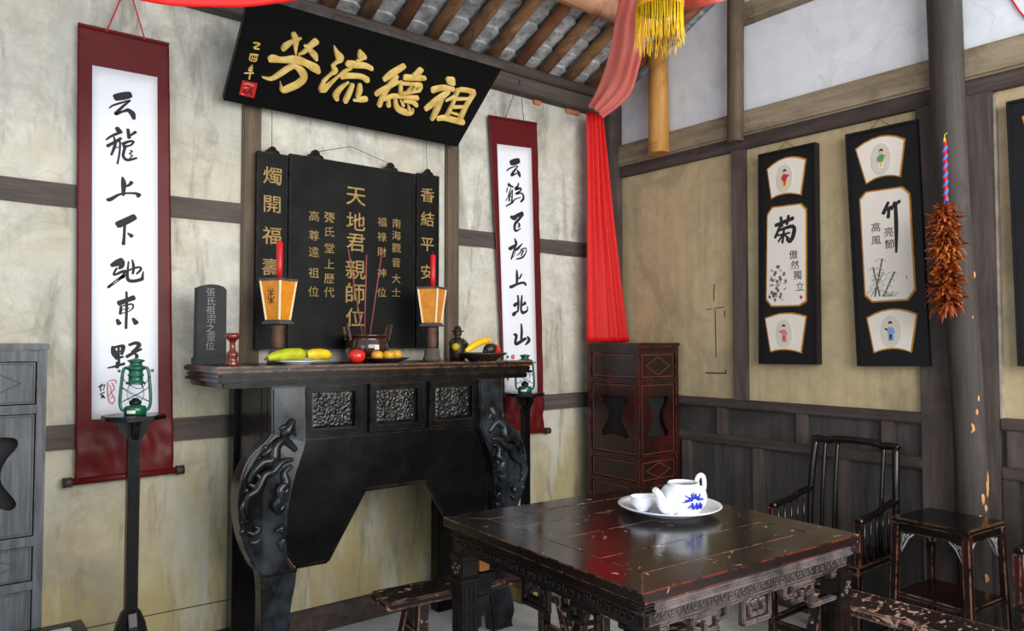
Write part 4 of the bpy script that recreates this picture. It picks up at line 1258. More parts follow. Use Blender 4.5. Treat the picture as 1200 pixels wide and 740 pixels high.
# ------------------------------------------------------------------ things hanging on the walls
def make_scroll(name_label, loc, outer, paper, chars, sign, seal, cords, cordmat, tilt_bulge):
    t = thing('hanging_scroll', name_label, 'hanging scroll', loc, group='calligraphy scrolls on the back wall')
    TL, TR, BR, BL = [Vector(p) * 0.001 for p in outer]

    def at(u, v):
        return (BL.lerp(BR, u)).lerp(TL.lerp(TR, u), v)

    def fn(u, v):
        p = at(u, v)
        m = math.sin(math.pi * v / 0.125) ** 0.6 if 0 < v < 0.125 else 0
        edge = max(0, abs(u - 0.5) - 0.36) * 6
        y = -0.0012 - m * (0.004 + 0.020 * noise.noise((u * 6.0 + 9 * v, v * 22.0, tilt_bulge))) - 0.004 * edge * math.sin(v * 23 + tilt_bulge) ** 2 * (0.1 < v < 0.97)
        return (p.x, y, p.y)
    b = MB()
    b.grid(fn, 36, 120)
    o = b.build('mounting', 'maroon', t, recalc=False)
    face_front(o)
    o.modifiers.new('thickness', 'SOLIDIFY').thickness = 0.0016
    pp = [Vector(p) * 0.001 for p in paper]
    b = MB()

    def fp(u, v):
        p = (pp[3].lerp(pp[2], u)).lerp(pp[0].lerp(pp[1], u), v)
        return (p.x, -0.0058, p.y)
    b.grid(fp, 6, 24)
    o = b.build('paper', 'paper', t, recalc=False)
    face_front(o)
    o.modifiers.new('thickness', 'SOLIDIFY').thickness = 0.003
    for c in chars:
        ink('character', c, -0.0068, 'ink', t)
    ink('signature', sign, -0.0068, 'ink', t)
    ink('seal_mark', seal, -0.0068, 'seal', t, label='small red seal mark')
    # rods
    a, c = at(0, 0), at(1, 0)
    d = (c - a).normalized()
    b = MB()
    b.tube([(a.x - d.x * 0.012, 0.0, a.y), (c.x + d.x * 0.012, 0.0, c.y)], 0.0145, 14)
    rl = b.build('roller', 'maroon', t)
    for p, s in ((a, -1), (c, 1)):
        b = MB()
        q0, q1 = p + d * s * 0.010, p + d * s * 0.044
        b.tube([(q0.x, 0, q0.y), (q0.x + d.x * s * 0.004, 0, q0.y), ((q0.x + q1.x) / 2, 0, (q0.y + q1.y) / 2), (q1.x, 0, q1.y)], [0.016, 0.021, 0.019, 0.021], 14)
        b.build('roller_knob', 'roller', rl)
    a, c = at(0, 1), at(1, 1)
    b = MB()
    b.bar((a.x, -0.002, a.y), (c.x, -0.002, c.y), 0.010, 0.012, 0.002)
    b.build('top_rod', 'maroon', t)
    for pts in cords:
        b = MB()
        b.tube(pts, 0.0032 if cordmat == 'redcord' else 0.0022, 6)
        b.ball(pts[0], 0.006, (1, 1, 1), 8, 6)
        b.build('hanging_cord', cordmat, t)
    return t


make_scroll('tall maroon-bordered calligraphy scroll on red cords beside the grey cabinet', (0.72, 3.52, 0.87),
            [(-219, 1909), (138, 1913), (185, 10), (-193, 5)], [(-163, 1746), (91, 1752), (118, 247), (-139, 257)],
            ['yun', 'long', 'shang', 'xia', 'chi', 'dong', 'ye'], 'sign_scroll', 'seal_scroll',
            [[(-0.111, -0.006, 1.908), (-0.061, 0.0, 2.057), (-0.022, 0.010, 2.115)], [(0.036, -0.006, 1.912), (-0.011, 0.0, 2.072), (-0.022, 0.010, 2.115)]], 'redcord', 0.7)
make_scroll('narrower maroon-bordered calligraphy scroll on dark cords beside the red drape', (2.95, 3.52, 0.90),
            [(-303, 1904), (81, 1929), (138, -8), (-166, 4)], [(-239, 1744), (31, 1763), (78, 236), (-179, 247)],
            ['yun2', 'he', 'fei', 'yang', 'shang2', 'bei', 'shan'], 'sign_scroll2', 'seal_scroll2',
            [[(-0.175, -0.006, 1.912), (-0.140, -0.03, 2.04), (-0.104, -0.055, 2.150)], [(-0.030, -0.006, 1.921), (-0.068, -0.03, 2.04), (-0.104, -0.055, 2.150)]], 'bluecord', 3.1)

# the big name board, leaning out from the wall
t = thing('name_plaque', 'large black name board with four carved gilt characters tilted below the rafters', 'plaque', (1.724, 3.46, 2.558), (R(51), 0, 0))
b = MB()
b.prism([(-0.643, 0.0), (0.660, 0.0), (0.660, 0.530), (-0.668, 0.535)], 0.0, 0.035, 0.004)
b.build('board', 'plaque', t)
b = MB()
b.box((-0.672, -0.006, 0.530), (0.664, 0.040, 0.546), 0.003)
b.build('top_edge', 'greywood', t, 'grey weathered top edge')
for c in ('fang', 'liu', 'de', 'zu'):
    brush(MB(), GLYPHS[c], 0.0, h=0.011).build('gilt_character', 'gold', t)
for c in ('yi', 'you', 'nian'):
    brush(MB(), GLYPHS[c], 0.0, h=0.004).build('small_character', 'gold', t)
sl = MB().prism([(-0.586, 0.050), (-0.516, 0.048), (-0.523, 0.129), (-0.592, 0.127)], -0.003, 0.0, 0.001).build('red_seal', 'seal', t, 'square red seal')
b = MB()
brush(b, [[(-542, 100, 6), (-546, 80, 7), (-556, 64, 5)], [(-544, 86, 6), (-532, 64, 8)], [(-568, 84, 5), (-572, 62, 5)], [(-570, 74, 4), (-558, 74, 4)]], -0.003, thick=0.0006)
o = b.build('seal_figure', 'ink', sl, recalc=False)
face_front(o)
b = MB()
brush(b, [[(-580, 112, 4), (-560, 118, 4), (-538, 112, 4)], [(-576, 92, 3), (-562, 96, 3)], [(-578, 60, 3), (-566, 56, 3)]], -0.003, thick=0.0006)
o = b.build('seal_figure', 'paper_oval', sl, recalc=False)
face_front(o)
for s in (-0.5, 0.5):
    MB().tube([(s, 0.038, 0.48), (s, 0.12, 0.55), (s, 0.16, 0.62)], 0.004, 6).build('hanging_rope', 'wire', t)
    MB().bar((s, 0.036, 0.02), (s, 0.074, -0.035), 0.014, 0.006, 0.001).build('iron_hook', 'darkmetal', t)


# ancestor boards above the altar
def finial(b, x, z, s=1.0):
    b.prism([(x - 0.045 * s, z), (x + 0.045 * s, z), (x + 0.040 * s, z + 0.010), (x + 0.024 * s, z + 0.016), (x + 0.020 * s, z + 0.030 * s), (x + 0.008 * s, z + 0.040 * s), (x - 0.008 * s, z + 0.040 * s), (x - 0.020 * s, z + 0.030 * s), (x - 0.024 * s, z + 0.016), (x - 0.040 * s, z + 0.010)], -0.004, 0.012, 0.002)
    b.ball((x, -0.004, z + 0.022 * s), 0.011 * s, (1, 0.6, 1), 8, 6)
    for q in (-1, 1):
        b.ball((x + q * 0.028 * s, -0.004, z + 0.008), 0.007, (1, 0.6, 1), 8, 6)


def make_board(label, loc, w, h, texts, finials, wires, group=None):
    t = thing('ancestor_board', label, 'tablet board', loc, group=group)
    b = MB()
    b.box((-w / 2, 0, 0), (w / 2, 0.022, h), 0.003)
    b.build('board', 'tablet', t)
    b = MB()
    for z0, z1 in ((0, 0.010), (h - 0.010, h)):
        b.box((-w / 2, -0.004, z0), (w / 2, 0.001, z1), 0.001)
    for s in (-1, 1):
        b.box((s * w / 2 - (0.010 if s > 0 else 0), -0.004, 0.010), (s * w / 2 + (0.010 if s < 0 else 0), 0.001, h - 0.010), 0.001)
    b.build('frame_rim', 'tablet', t)
    for ch, x, z, size, bold in texts:
        glyph('character', ch, x, z, size, -0.0008, 'gold_old', t, bold=bold, depth=0.002, squash=0.92)
    for x in finials:
        b = MB()
        finial(b, x, h, 0.8 if len(finials) == 1 else 1.0)
        b.build('finial', 'tablet', t)
    for pts in wires:
        MB().tube(pts, 0.0016, 5).build('hanging_wire', 'wire', t)
    return t


cx, zb = 1.760, 1.415
tx = []
for ch, z, s in zip('天地君親師位', (2.202, 2.072, 1.962, 1.824, 1.700, 1.577), (0.118, 0.112, 0.112, 0.118, 0.122, 0.112)):
    tx.append((ch, 0.002, z - zb, s, 0.0008))
for ch, z in zip('高尊遠祖位', (2.076, 1.979, 1.897, 1.793, 1.700)):
    tx.append((ch, 1.534 - cx, z - zb, 0.060, 0.0))
for ch, z in zip('張氏堂上歷代', (2.077, 2.005, 1.923, 1.843, 1.768, 1.700)):
    tx.append((ch, 1.617 - cx, z - zb, 0.060, 0.0008 if ch == '張' else 0.0))
for ch, z in zip('福祿財神位', (2.085, 2.006, 1.926, 1.815, 1.712)):
    tx.append((ch, 1.914 - cx, z - zb, 0.058, 0.0))
for ch, z in zip('南海觀音大士', (2.086, 2.022, 1.954, 1.876, 1.788, 1.716)):
    tx.append((ch, 2.001 - cx, z - zb, 0.058, 0.0))
make_board('wide black ancestor board with gold columns of characters in the middle above the altar', (cx, 3.48, zb), 0.712, 0.955, tx, (-0.22, 0.205),
           [[(-0.22, 0.008, 0.985), (-0.02, 0.016, 1.048)], [(-0.02, 0.016, 1.048), (0.205, 0.008, 0.99)]])
make_board('narrow black couplet board left of the wide ancestor board', (1.323, 3.485, zb), 0.150, 0.945,
           [(c, 0, z - zb, 0.098, 0.0008) for c, z in zip('燭開福壽', (2.248, 2.111, 1.960, 1.808))], (0.0,), [[(0, 0.010, 0.975), (0.002, 0.02, 1.17)]], 'couplet boards beside the ancestor board')
make_board('narrow black couplet board right of the wide ancestor board', (2.203, 3.485, zb), 0.145, 0.965,
           [(c, -0.004, z - zb, 0.092, 0.0008) for c, z in zip('香結平安', (2.264, 2.131, 1.989, 1.836))], (0.0,), [[(0, 0.010, 0.995), (-0.004, 0.02, 1.19)]], 'couplet boards beside the ancestor board')


# hanging painted panels on the right wall
def bow(pts, i, j, amount, n=8):
    """replace the edge i-j of an outline by an arc bulging by amount upward (z)"""
    a, c = Vector(pts[i]), Vector(pts[j])
    return [tuple(a.lerp(c, k / n) + Vector((0, amount * math.sin(math.pi * k / n)))) for k in range(n + 1)]


def offset_poly(pts, d):
    c = sum((Vector(p) for p in pts), Vector((0, 0))) / len(pts)
    w = max(p[0] for p in pts) - min(p[0] for p in pts)
    h = max(p[1] for p in pts) - min(p[1] for p in pts)
    return [(c.x + (p[0] - c.x) * (1 + 2 * d / w), c.y + (p[1] - c.y) * (1 + 2 * d / h)) for p in pts]


def figure(t, cx, cz, robe, skirt, extra, mirror=1):
    b = MB()
    ov = [(cx + 0.048 * math.cos(a * math.pi / 12), cz + 0.078 * math.sin(a * math.pi / 12)) for a in range(24)]
    b.prism(ov, -0.0082, -0.006)
    o = b.build('oval_picture', 'paper_oval', t)
    P = lambda pts: [(cx + mirror * x * 0.72, cz + z * 0.86) for x, z in pts]

    def bit(pts, mat, y, nm):
        q = P(pts)
        if mirror < 0:
            q = q[::-1]
        MB().prism(q, y - 0.0009, -0.0081).build(nm, mat, o)
    bit([(-0.020, -0.052), (0.016, -0.054), (0.018, -0.010), (0.010, 0.006), (-0.010, 0.006), (-0.016, -0.012)], skirt, -0.0082, 'painted_skirt')
    bit([(-0.017, -0.018), (0.014, -0.020), (0.020, 0.000), (0.026, 0.016), (0.012, 0.026), (-0.008, 0.026), (-0.024, 0.012), (-0.030, -0.008), (-0.020, -0.004)], robe, -0.0086, 'painted_robe')
    bit([(0.012 * math.cos(a) + 0.002, 0.038 + 0.013 * math.sin(a)) for a in [k_ * math.pi / 6 for k_ in range(12)]], 'skin', -0.0088, 'painted_head')
    bit([(-0.011, 0.040), (-0.008, 0.055), (0.004, 0.060), (0.016, 0.052), (0.015, 0.040), (0.008, 0.046), (-0.002, 0.047)], 'ink', -0.0092, 'painted_hair')
    bit([(0.020, 0.012), (0.036, 0.022), (0.040, 0.014), (0.026, 0.004)], extra, -0.0090, 'painted_sleeve')
    bit([(-0.008, -0.016), (0.010, -0.018), (0.006, -0.044), (-0.002, -0.046)], extra, -0.0090, 'painted_sash')


def make_panel(label, loc, outer, top, mid, bot, bows):
    t = thing('painted_panel', label, 'wall panel', loc, (0, 0, R(-90)), 'black framed painted panels on the right wall')
    mm = lambda pts: [(p[0] * 0.001, p[1] * 0.001) for p in pts]
    out = mm(outer)
    b = MB()
    b.prism(out[::-1], 0.0, 0.040, 0.002)
    b.build('board', 'frame_black', t)
    b = MB()
    inn = offset_poly(out, -0.013)
    b.prism(out[::-1], -0.010, 0.002, 0.002, hole=inn)
    b.build('frame_rim', 'frame_black', t)
    cs = []
    for nm, pts in (('fan_picture', top), ('centre_picture', mid), ('fan_picture', bot)):
        q = mm(pts)
        b = MB()
        b.prism(offset_poly(q, 0.0085)[::-1], -0.004, 0.001, 0.001)
        g = b.build('gilt_mount', 'frame_gold', t)
        b = MB()
        b.prism(q[::-1], -0.006, -0.0035)
        b.build(nm, 'paper_warm', g)
        cs.append((sum(p[0] for p in q) / len(q), (min(p[1] for p in q) + max(p[1] for p in q)) / 2))
    a = Vector(out[0]).lerp(Vector(out[1]), 0.32)
    c = Vector(out[0]).lerp(Vector(out[1]), 0.62)
    m = (a + c) / 2
    for p in (a, c):
        MB().tube([(p.x, 0.02, p.y), (m.x, 0.012, m.y + 0.045)], 0.0016, 5).build('hanging_wire', 'wire', t)
    return t, cs


def fan(l, tmid, r, br, bl, bmid):
    arc = lambda a, m, c: [tuple(((1 - k / 6) ** 2 * a[i] + 2 * (k / 6) * (1 - k / 6) * (2 * m[i] - (a[i] + c[i]) / 2) + (k / 6) ** 2 * c[i]) for i in (0, 1)) for k in range(7)]
    return arc(l, tmid, r) + arc(br, bmid, bl)


t, cs = make_panel('black painted panel with chrysanthemum calligraphy, farther from the round column', (3.72, 2.28, 1.32),
                   [(-106, 1195), (236, 1195), (232, 10), (-118, 6)],
                   fan((-47, 1098), (62, 1140), (176, 1111), (146, 930), (-24, 936), (61, 950)),
                   [(-20, 877), (145, 873), (175, 839), (168, 352), (128, 330), (-32, 333), (-62, 371), (-50, 838)],
                   fan((-71, 258), (50, 283), (166, 263), (135, 76), (-41, 79), (46, 92)), None)
figure(t, cs[0][0] - 0.004, cs[0][1] - 0.004, 'figred', 'figyel', 'figred')
figure(t, cs[2][0] - 0.004, cs[2][1] - 0.004, 'pink', 'pink', 'figred', -1)
ink('brush_character', 'ju', -0.0062, 'ink', t, gain=1.2)
for ch, x, z in zip('傲然獨立', (0.104, 0.112, 0.126, 0.140), (0.606, 0.548, 0.492, 0.430)):
    glyph('small_character', ch, x, z, 0.052, -0.0064, 'ink', t, bold=0.0, depth=0.0006)
b = MB()
rnd = random.Random(3)
for i in range(46):
    a = rnd.uniform(0, 6.28)
    r = rnd.uniform(0, 1) ** 0.7
    x, z = 0.004 + 0.058 * r * math.cos(a) * (1.0 if i % 3 else 0.7), 0.435 + 0.075 * r * math.sin(a) + (0.045 if i % 2 else -0.02)
    z = max(0.362, min(0.545, z))
    q = rnd.uniform(0, 3.1)
    b.tube([(x - 0.010 * math.cos(q), -0.0066, z - 0.010 * math.sin(q)), (x, -0.0068, z + 0.003), (x + 0.010 * math.cos(q), -0.0066, z + 0.010 * math.sin(q))], [0.003, 0.010, 0.003], 5, flat=0.08)
b.build('ink_flower', 'ink_grey', t)
b = MB()
b.box((0.138, -0.0066, 0.362), (0.152, -0.006, 0.380))
b.build('seal_mark', 'seal', t, 'tiny red seal')

t, cs = make_panel('black painted panel with bamboo calligraphy beside the round column', (3.72, 1.74, 1.33),
                   [(-139, 1189), (213, 1187), (250, 6), (-96, -3)],
                   fan((-82, 1099), (38, 1137), (150, 1099), (126, 928), (-33, 921), (46, 944)),
                   [(-34, 870), (133, 868), (168, 829), (185, 374), (151, 327), (-13, 324), (-47, 358), (-65, 838)],
                   fan((-39, 236), (74, 275), (190, 248), (162, 75), (-8, 71), (80, 92)), None)
figure(t, cs[0][0], cs[0][1] - 0.002, 'figgreen', 'paper_warm', 'figyel')
figure(t, cs[2][0] - 0.002, cs[2][1] - 0.002, 'figblue', 'figblue', 'ink', -1)
ink('brush_character', 'zhu', -0.0062, 'ink', t, gain=1.45)
for ch, x, z in zip('高風亮節', (0.010, 0.010, 0.072, 0.076), (0.690, 0.625, 0.660, 0.600)):
    glyph('small_character', ch, x, z, 0.050, -0.0064, 'ink', t, bold=0.0, depth=0.0006)
b = MB()
for x0, lean, h in ((0.0, 0.010, 0.19), (0.024, -0.008, 0.15), (-0.018, 0.016, 0.12), (0.042, 0.014, 0.12)):
    for s in range(4):
        z0, z1 = 0.345 + h * s / 4, 0.345 + h * (s + 0.92) / 4
        b.tube([(x0 + lean * s, -0.0066, z0), (x0 + lean * (s + 0.9), -0.0066, z1)], 0.0042, 5, flat=0.15)
        for k_ in (-1, 1):
            b.tube([(x0 + lean * s, -0.0067, z1), (x0 + lean * s + k_ * 0.014, -0.0067, z1 - 0.002), (x0 + lean * s + k_ * 0.028, -0.0067, z1 - 0.018)], [0.001, 0.0036, 0.0008], 5, flat=0.15)
b.build('ink_bamboo', 'ink_grey', t)
b = MB()
for i in range(8):
    b.tube([(0.04 + i * 0.008, -0.0066, 0.343), (0.036 + i * 0.011, -0.0067, 0.36 + 0.004 * (i % 3))], [0.004, 0.001], 5, flat=0.15)
b.build('painted_grass', 'figgreen', t, 'small green painted grass')
b = MB()
brush(b, [[(58, 616, 3), (62, 604, 3)], [(52, 608, 3), (66, 612, 3)], [(150, 440, 4), (154, 425, 4)]], -0.0064)
o = b.build('seal_mark', 'seal', t, 'small red seal marks', recalc=False)
face_front(o)

t, cs = make_panel('black painted panel cut by the photo right edge', (3.72, 0.985, 1.345),
                   [(-170, 1160), (180, 1158), (196, 8), (-150, 0)],
                   fan((-105, 1075), (10, 1110), (125, 1075), (100, 900), (-65, 900), (18, 920)),
                   [(-60, 850), (105, 848), (140, 810), (155, 355), (120, 310), (-40, 310), (-75, 345), (-90, 820)],
                   fan((-65, 220), (48, 258), (160, 230), (135, 60), (-35, 58), (52, 78)), None)
figure(t, cs[0][0], cs[0][1], 'figred', 'figgreen', 'figyel')
figure(t, cs[2][0], cs[2][1], 'figblue', 'pink', 'figyel', -1)

# feather duster on the column
t = thing('feather_duster', 'brown feather duster with red and blue striped handle hanging on the round column', 'feather duster', (3.565, 1.350, 2.050))
b = MB()
b.tube([(0, 0, -0.46), (0, 0, 0.292)], 0.0085, 12)
b.build('handle', 'redcord', t)
b = MB()
pts = [(0.0050 * math.cos(a), 0.0050 * math.sin(a), 0.005 + 0.285 * a / 46.0) for a in [46.0 * i / 190 for i in range(191)]]
b.tube(pts, 0.0072, 6)
b.build('blue_spiral', 'skyblue', t, 'blue spiral tape')
b = MB()
b.tube([(0.01 * math.sin(a), 0, 0.300 + 0.012 * math.cos(a)) for a in [6.28 * i / 12 for i in range(13)]], 0.0015, 5)
b.tube([(0, 0, 0.29), (0.0, 0, 0.325), (0.03, 0.0, 0.34)], 0.002, 5)
b.build('hanging_loop', 'figyel', t)
b = MB()
rnd = random.Random(11)
for i in range(1300):
    z = 0.0 - 0.45 * (i / 1300) + rnd.uniform(-0.012, 0.012)
    a = rnd.uniform(0, 6.283)
    rr = 0.086 if z > -0.35 else 0.092
    rr *= rnd.uniform(0.55, 1.08) * min(1.0, 0.5 + 9 * max(0, -z + 0.015))
    droop = rnd.uniform(-0.040, 0.030) - 0.03 * max(0, (-z - 0.36) / 0.1)
    d = Vector((math.cos(a), math.sin(a), 0))
    sd = Vector((-math.sin(a), math.cos(a), 0))
    if d.x > 0.3:
        rr *= 0.62
    w = rnd.uniform(0.005, 0.009)
    sw = rnd.uniform(-0.015, 0.015)
    P = [d * 0.006 + Vector((0, 0, z)), d * rr * 0.55 + sd * sw * 0.3 + Vector((0, 0, z + droop * 0.25 + 0.006)), d * rr * 0.85 + sd * sw * 0.7 + Vector((0, 0, z + droop * 0.6 + 0.004)), d * rr + sd * sw + Vector((0, 0, z + droop))]
    tw = rnd.uniform(-0.6, 0.6)
    n = (sd * math.cos(tw) + Vector((0, 0, math.sin(tw))))
    for k_ in range(3):
        w0, w1 = w * (0.3, 1.0, 0.75, 0.12)[k_], w * (0.3, 1.0, 0.75, 0.12)[k_ + 1]
        b._add([P[k_] - n * w0, P[k_] + n * w0, P[k_ + 1] + n * w1, P[k_ + 1] - n * w1], [(0, 1, 2, 3)], True)
o = b.build('feathers', 'feather', t, 'shaggy brown feathers', recalc=False)
o['kind'] = 'stuff'


# ------------------------------------------------------------------ red cloth and fringed lantern
def cloth(b, up, lo, nu, nv, amp, freq, seed, bulge=0.02):
    def lin(pts, u):
        f = u * (len(pts) - 1)
        i = min(int(f), len(pts) - 2)
        return Vector(pts[i]).lerp(Vector(pts[i + 1]), f - i)
    U = [Vector(p) for p in smooth_pts([tuple(p) for p in up], 6)]
    L = [Vector(p) for p in smooth_pts([tuple(p) for p in lo], 6)]

    def fn(u, v):
        a, c = lin(L, u), lin(U, u)
        p = a.lerp(c, v)
        n = Vector((-0.63, -0.78, 0.0))
        w = math.sin(v * freq + 2.5 * noise.noise((u * 2.2, v * 1.4, seed))) * (0.5 + 0.5 * noise.noise((u * 5, v * 3, seed + 4)) + 0.3)
        sag = bulge * math.sin(math.pi * v)
        return tuple(p + n * (amp * w + sag))
    b.grid(fn, nu, nv)
    return b


SW_UP = [(2.921, 2.701, 3.32), (3.012, 2.824, 3.257), (3.137, 2.984, 3.164), (3.262, 3.184, 3.06), (3.331, 3.365, 2.954)]
SW_LO = [(3.041, 2.584, 3.219), (3.125, 2.7, 3.149), (3.238, 2.844, 3.065), (3.355, 3.037, 2.945), (3.362, 3.267, 2.864)]
o = cloth(MB(), SW_UP, SW_LO, 70, 44, 0.016, 21, 2.0, 0.05).build('red_swag', 'gauze', None)
o.modifiers.new('thickness', 'SOLIDIFY').thickness = 0.002
tag(o, 'red gauze swag painted pale as if backlit, running from the gold-fringed lantern to the wall corner', 'drape', 'red cloth drapes')
o = cloth(MB(), [(0.05, 2.84, 3.24), (0.217, 2.717, 2.80), (0.519, 2.543, 2.694), (0.729, 2.502, 2.719), (0.983, 2.486, 2.812), (1.626, 2.341, 3.086), (2.504, 2.221, 3.191)],
          [(0.05, 2.80, 3.06), (0.216, 2.662, 2.603), (0.512, 2.493, 2.509), (0.717, 2.455, 2.533), (0.968, 2.443, 2.616), (1.602, 2.306, 2.877), (2.493, 2.212, 3.035)], 60, 16, 0.008, 11, 5.0).build('red_swag', 'redcloth', None)
o.modifiers.new('thickness', 'SOLIDIFY').thickness = 0.002
tag(o, 'bright red swag hanging across the top above the left scroll', 'drape', 'red cloth drapes')
o = cloth(MB(), [(2.654, 2.075, 3.18), (2.56, 1.848, 3.074), (2.64, 1.717, 3.118), (2.768, 1.351, 3.254)],
          [(2.643, 2.07, 2.933), (2.523, 1.824, 2.838), (2.602, 1.695, 2.876), (2.724, 1.334, 2.997)], 24, 14, 0.008, 10, 8.0).build('red_swag', 'gauze', None)
o.modifiers.new('thickness', 'SOLIDIFY').thickness = 0.002
tag(o, 'red gauze swag painted pale as if backlit, on the right side of the gold-fringed lantern', 'drape', 'red cloth drapes')


def tail(u, v):                                     # v: 0 bottom .. 1 top
    xl = 3.362 + 0.010 * v
    xr = 3.742 - (3.742 - 3.511) * v ** 0.85
    x = xl + (xr - xl) * u
    z = 1.449 + (2.945 - 1.449) * v
    f = 7.5
    y = 3.415 + (0.034 - 0.012 * v) * math.sin(u * f * math.pi + 1.1 * noise.noise((u * 2, v * 2.5, 1.0))) * (0.55 + 0.45 * noise.noise((u * 6, v * 1.2, 9))) - 0.01 * math.sin(u * 3.1)
    return (x, y, z)


o = MB().grid(tail, 70, 40).build('red_drape', 'redcloth', None)
o.modifiers.new('thickness', 'SOLIDIFY').thickness = 0.002
tag(o, 'long bright red cloth tail hanging in the wall corner down to the cabinet top', 'drape', 'red cloth drapes')

t = thing('hanging_lantern', 'red lantern with gold braid and long yellow fringe at the picture top', 'lantern', (2.393, 1.992, 2.85))
b = MB()
b.lathe([(0.07, 0.035), (0.095, 0.08), (0.108, 0.16), (0.104, 0.22), (0.08, 0.29), (0.05, 0.32)], 32)
b.build('shade', 'redcloth', t)
b = MB()
b.lathe([(0.094, -0.012), (0.100, -0.004), (0.097, 0.004), (0.101, 0.014), (0.096, 0.022), (0.088, 0.038), (0.075, 0.040), (0.075, 0.0), (0.09, -0.012)], 40)
b.build('gold_braid', 'goldband', t)
b = MB()
rnd = random.Random(5)
for i in range(130):
    a = 6.2832 * i / 130 + rnd.uniform(-0.02, 0.02)
    r = 0.094 + rnd.uniform(-0.004, 0.004)
    L = 0.165 + rnd.uniform(-0.03, 0.022)
    px, py = r * math.cos(a), r * math.sin(a)
    sx, sy = rnd.uniform(-0.008, 0.008), rnd.uniform(-0.008, 0.008)
    b.tube([(px, py, -0.008), (px + sx * 0.2, py + sy * 0.2, -L * 0.5), (px + sx, py + sy, -L * 0.85), (px + sx * 1.3, py + sy * 1.6, -L)], [0.0013, 0.0013, 0.0016, 0.0010], 4)
o = b.build('fringe', 'yellow', t)
MB().tube([(0, 0, 0.31), (0, 0, 0.62), (0.0, 0.2, 1.0)], 0.006, 6).build('hanging_rope', 'redcord', t)
rc = MB().tube([(3.757, 1.20, 3.15), (3.758, 1.133, 2.96), (3.757, 1.108, 2.905), (3.758, 1.087, 2.868), (3.757, 0.98, 2.80)], 0.004, 6).build('red_string', 'redcord', None)
tag(rc, 'thin red cord lying on the grey gable board at the right', 'cord')

# ------------------------------------------------------------------ lamps
def make_lamp_stand(label, loc, base_mat):
    t = thing('lamp_stand', label, 'lamp stand', loc, group='tall lamp stands beside the altar')
    H = loc_top
    b = MB()
    oc = [(0.118 * math.cos(R(22.5 + 45 * i)), 0.118 * math.sin(R(22.5 + 45 * i))) for i in range(8)]
    b.prism(oc, 0, 0.018, 0.0)
    b.bm.transform(Matrix(((1, 0, 0, 0), (0, 0, 1, 0), (0, 1, 0, 0), (0, 0, 0, 1))))
    b.bm.transform(Matrix.Translation((0, 0, H - 0.018)))
    bmesh.ops.recalc_face_normals(b.bm, faces=b.bm.faces[:])
    bmesh.ops.bevel(b.bm, geom=b.bm.edges[:], offset=0.004, segments=2, affect='EDGES')
    b.build('tray', 'lacquer', t)
    for k in range(4):
        b = MB()
        b.prism([(0.012, H - 0.10), (0.028, H - 0.092), (0.052, H - 0.062), (0.060, H - 0.035), (0.072, H - 0.030), (0.082, H - 0.018), (0.012, H - 0.018)], -0.012, 0.012, 0.002)
        b.bm.transform(Matrix.Rotation(k * math.pi / 2, 4, 'Z'))
        b.build('corbel', 'lacquer', t)
    b = MB()
    b.box((-0.022, -0.022, 0.34), (0.022, 0.022, H - 0.017), 0.004)
    b.build('pole', 'lacquer', t)
    for k in range(4):
        b = MB()
        b.prism([(0.0, 0.10), (0.085, 0.10), (0.088, 0.14), (0.072, 0.20), (0.068, 0.28), (0.052, 0.36), (0.034, 0.405), (0.018, 0.42), (0.0, 0.42)], -0.014, 0.014, 0.003)
        b.bm.transform(Matrix.Rotation(k * math.pi / 2, 4, 'Z'))
        b.build('foot_bracket', 'lacquer', t)
    b = MB()
    q = 0.09
    b.box((-q, -q, 0), (q, q, 0.085), 0.006)
    b.build('base_block', base_mat, t)
    b = MB()
    b._add([(-q, -q, 0.084), (q, -q, 0.084), (q, q, 0.084), (-q, q, 0.084), (-0.03, -0.03, 0.16), (0.03, -0.03, 0.16), (0.03, 0.03, 0.16), (-0.03, 0.03, 0.16)],
           [(0, 1, 5, 4), (1, 2, 6, 5), (2, 3, 7, 6), (3, 0, 4, 7), (4, 5, 6, 7), (3, 2, 1, 0)])
    b.build('sloped_cap', 'greywood', t)
    return t


loc_top = 1.165
make_lamp_stand('black lamp stand in front of the left scroll', (0.675, 3.20, 0), 'lacquer')
loc_top = 1.160
make_lamp_stand('black lamp stand with worn yellow block base right of the altar', (2.735, 3.28, 0), 'yellowblock')


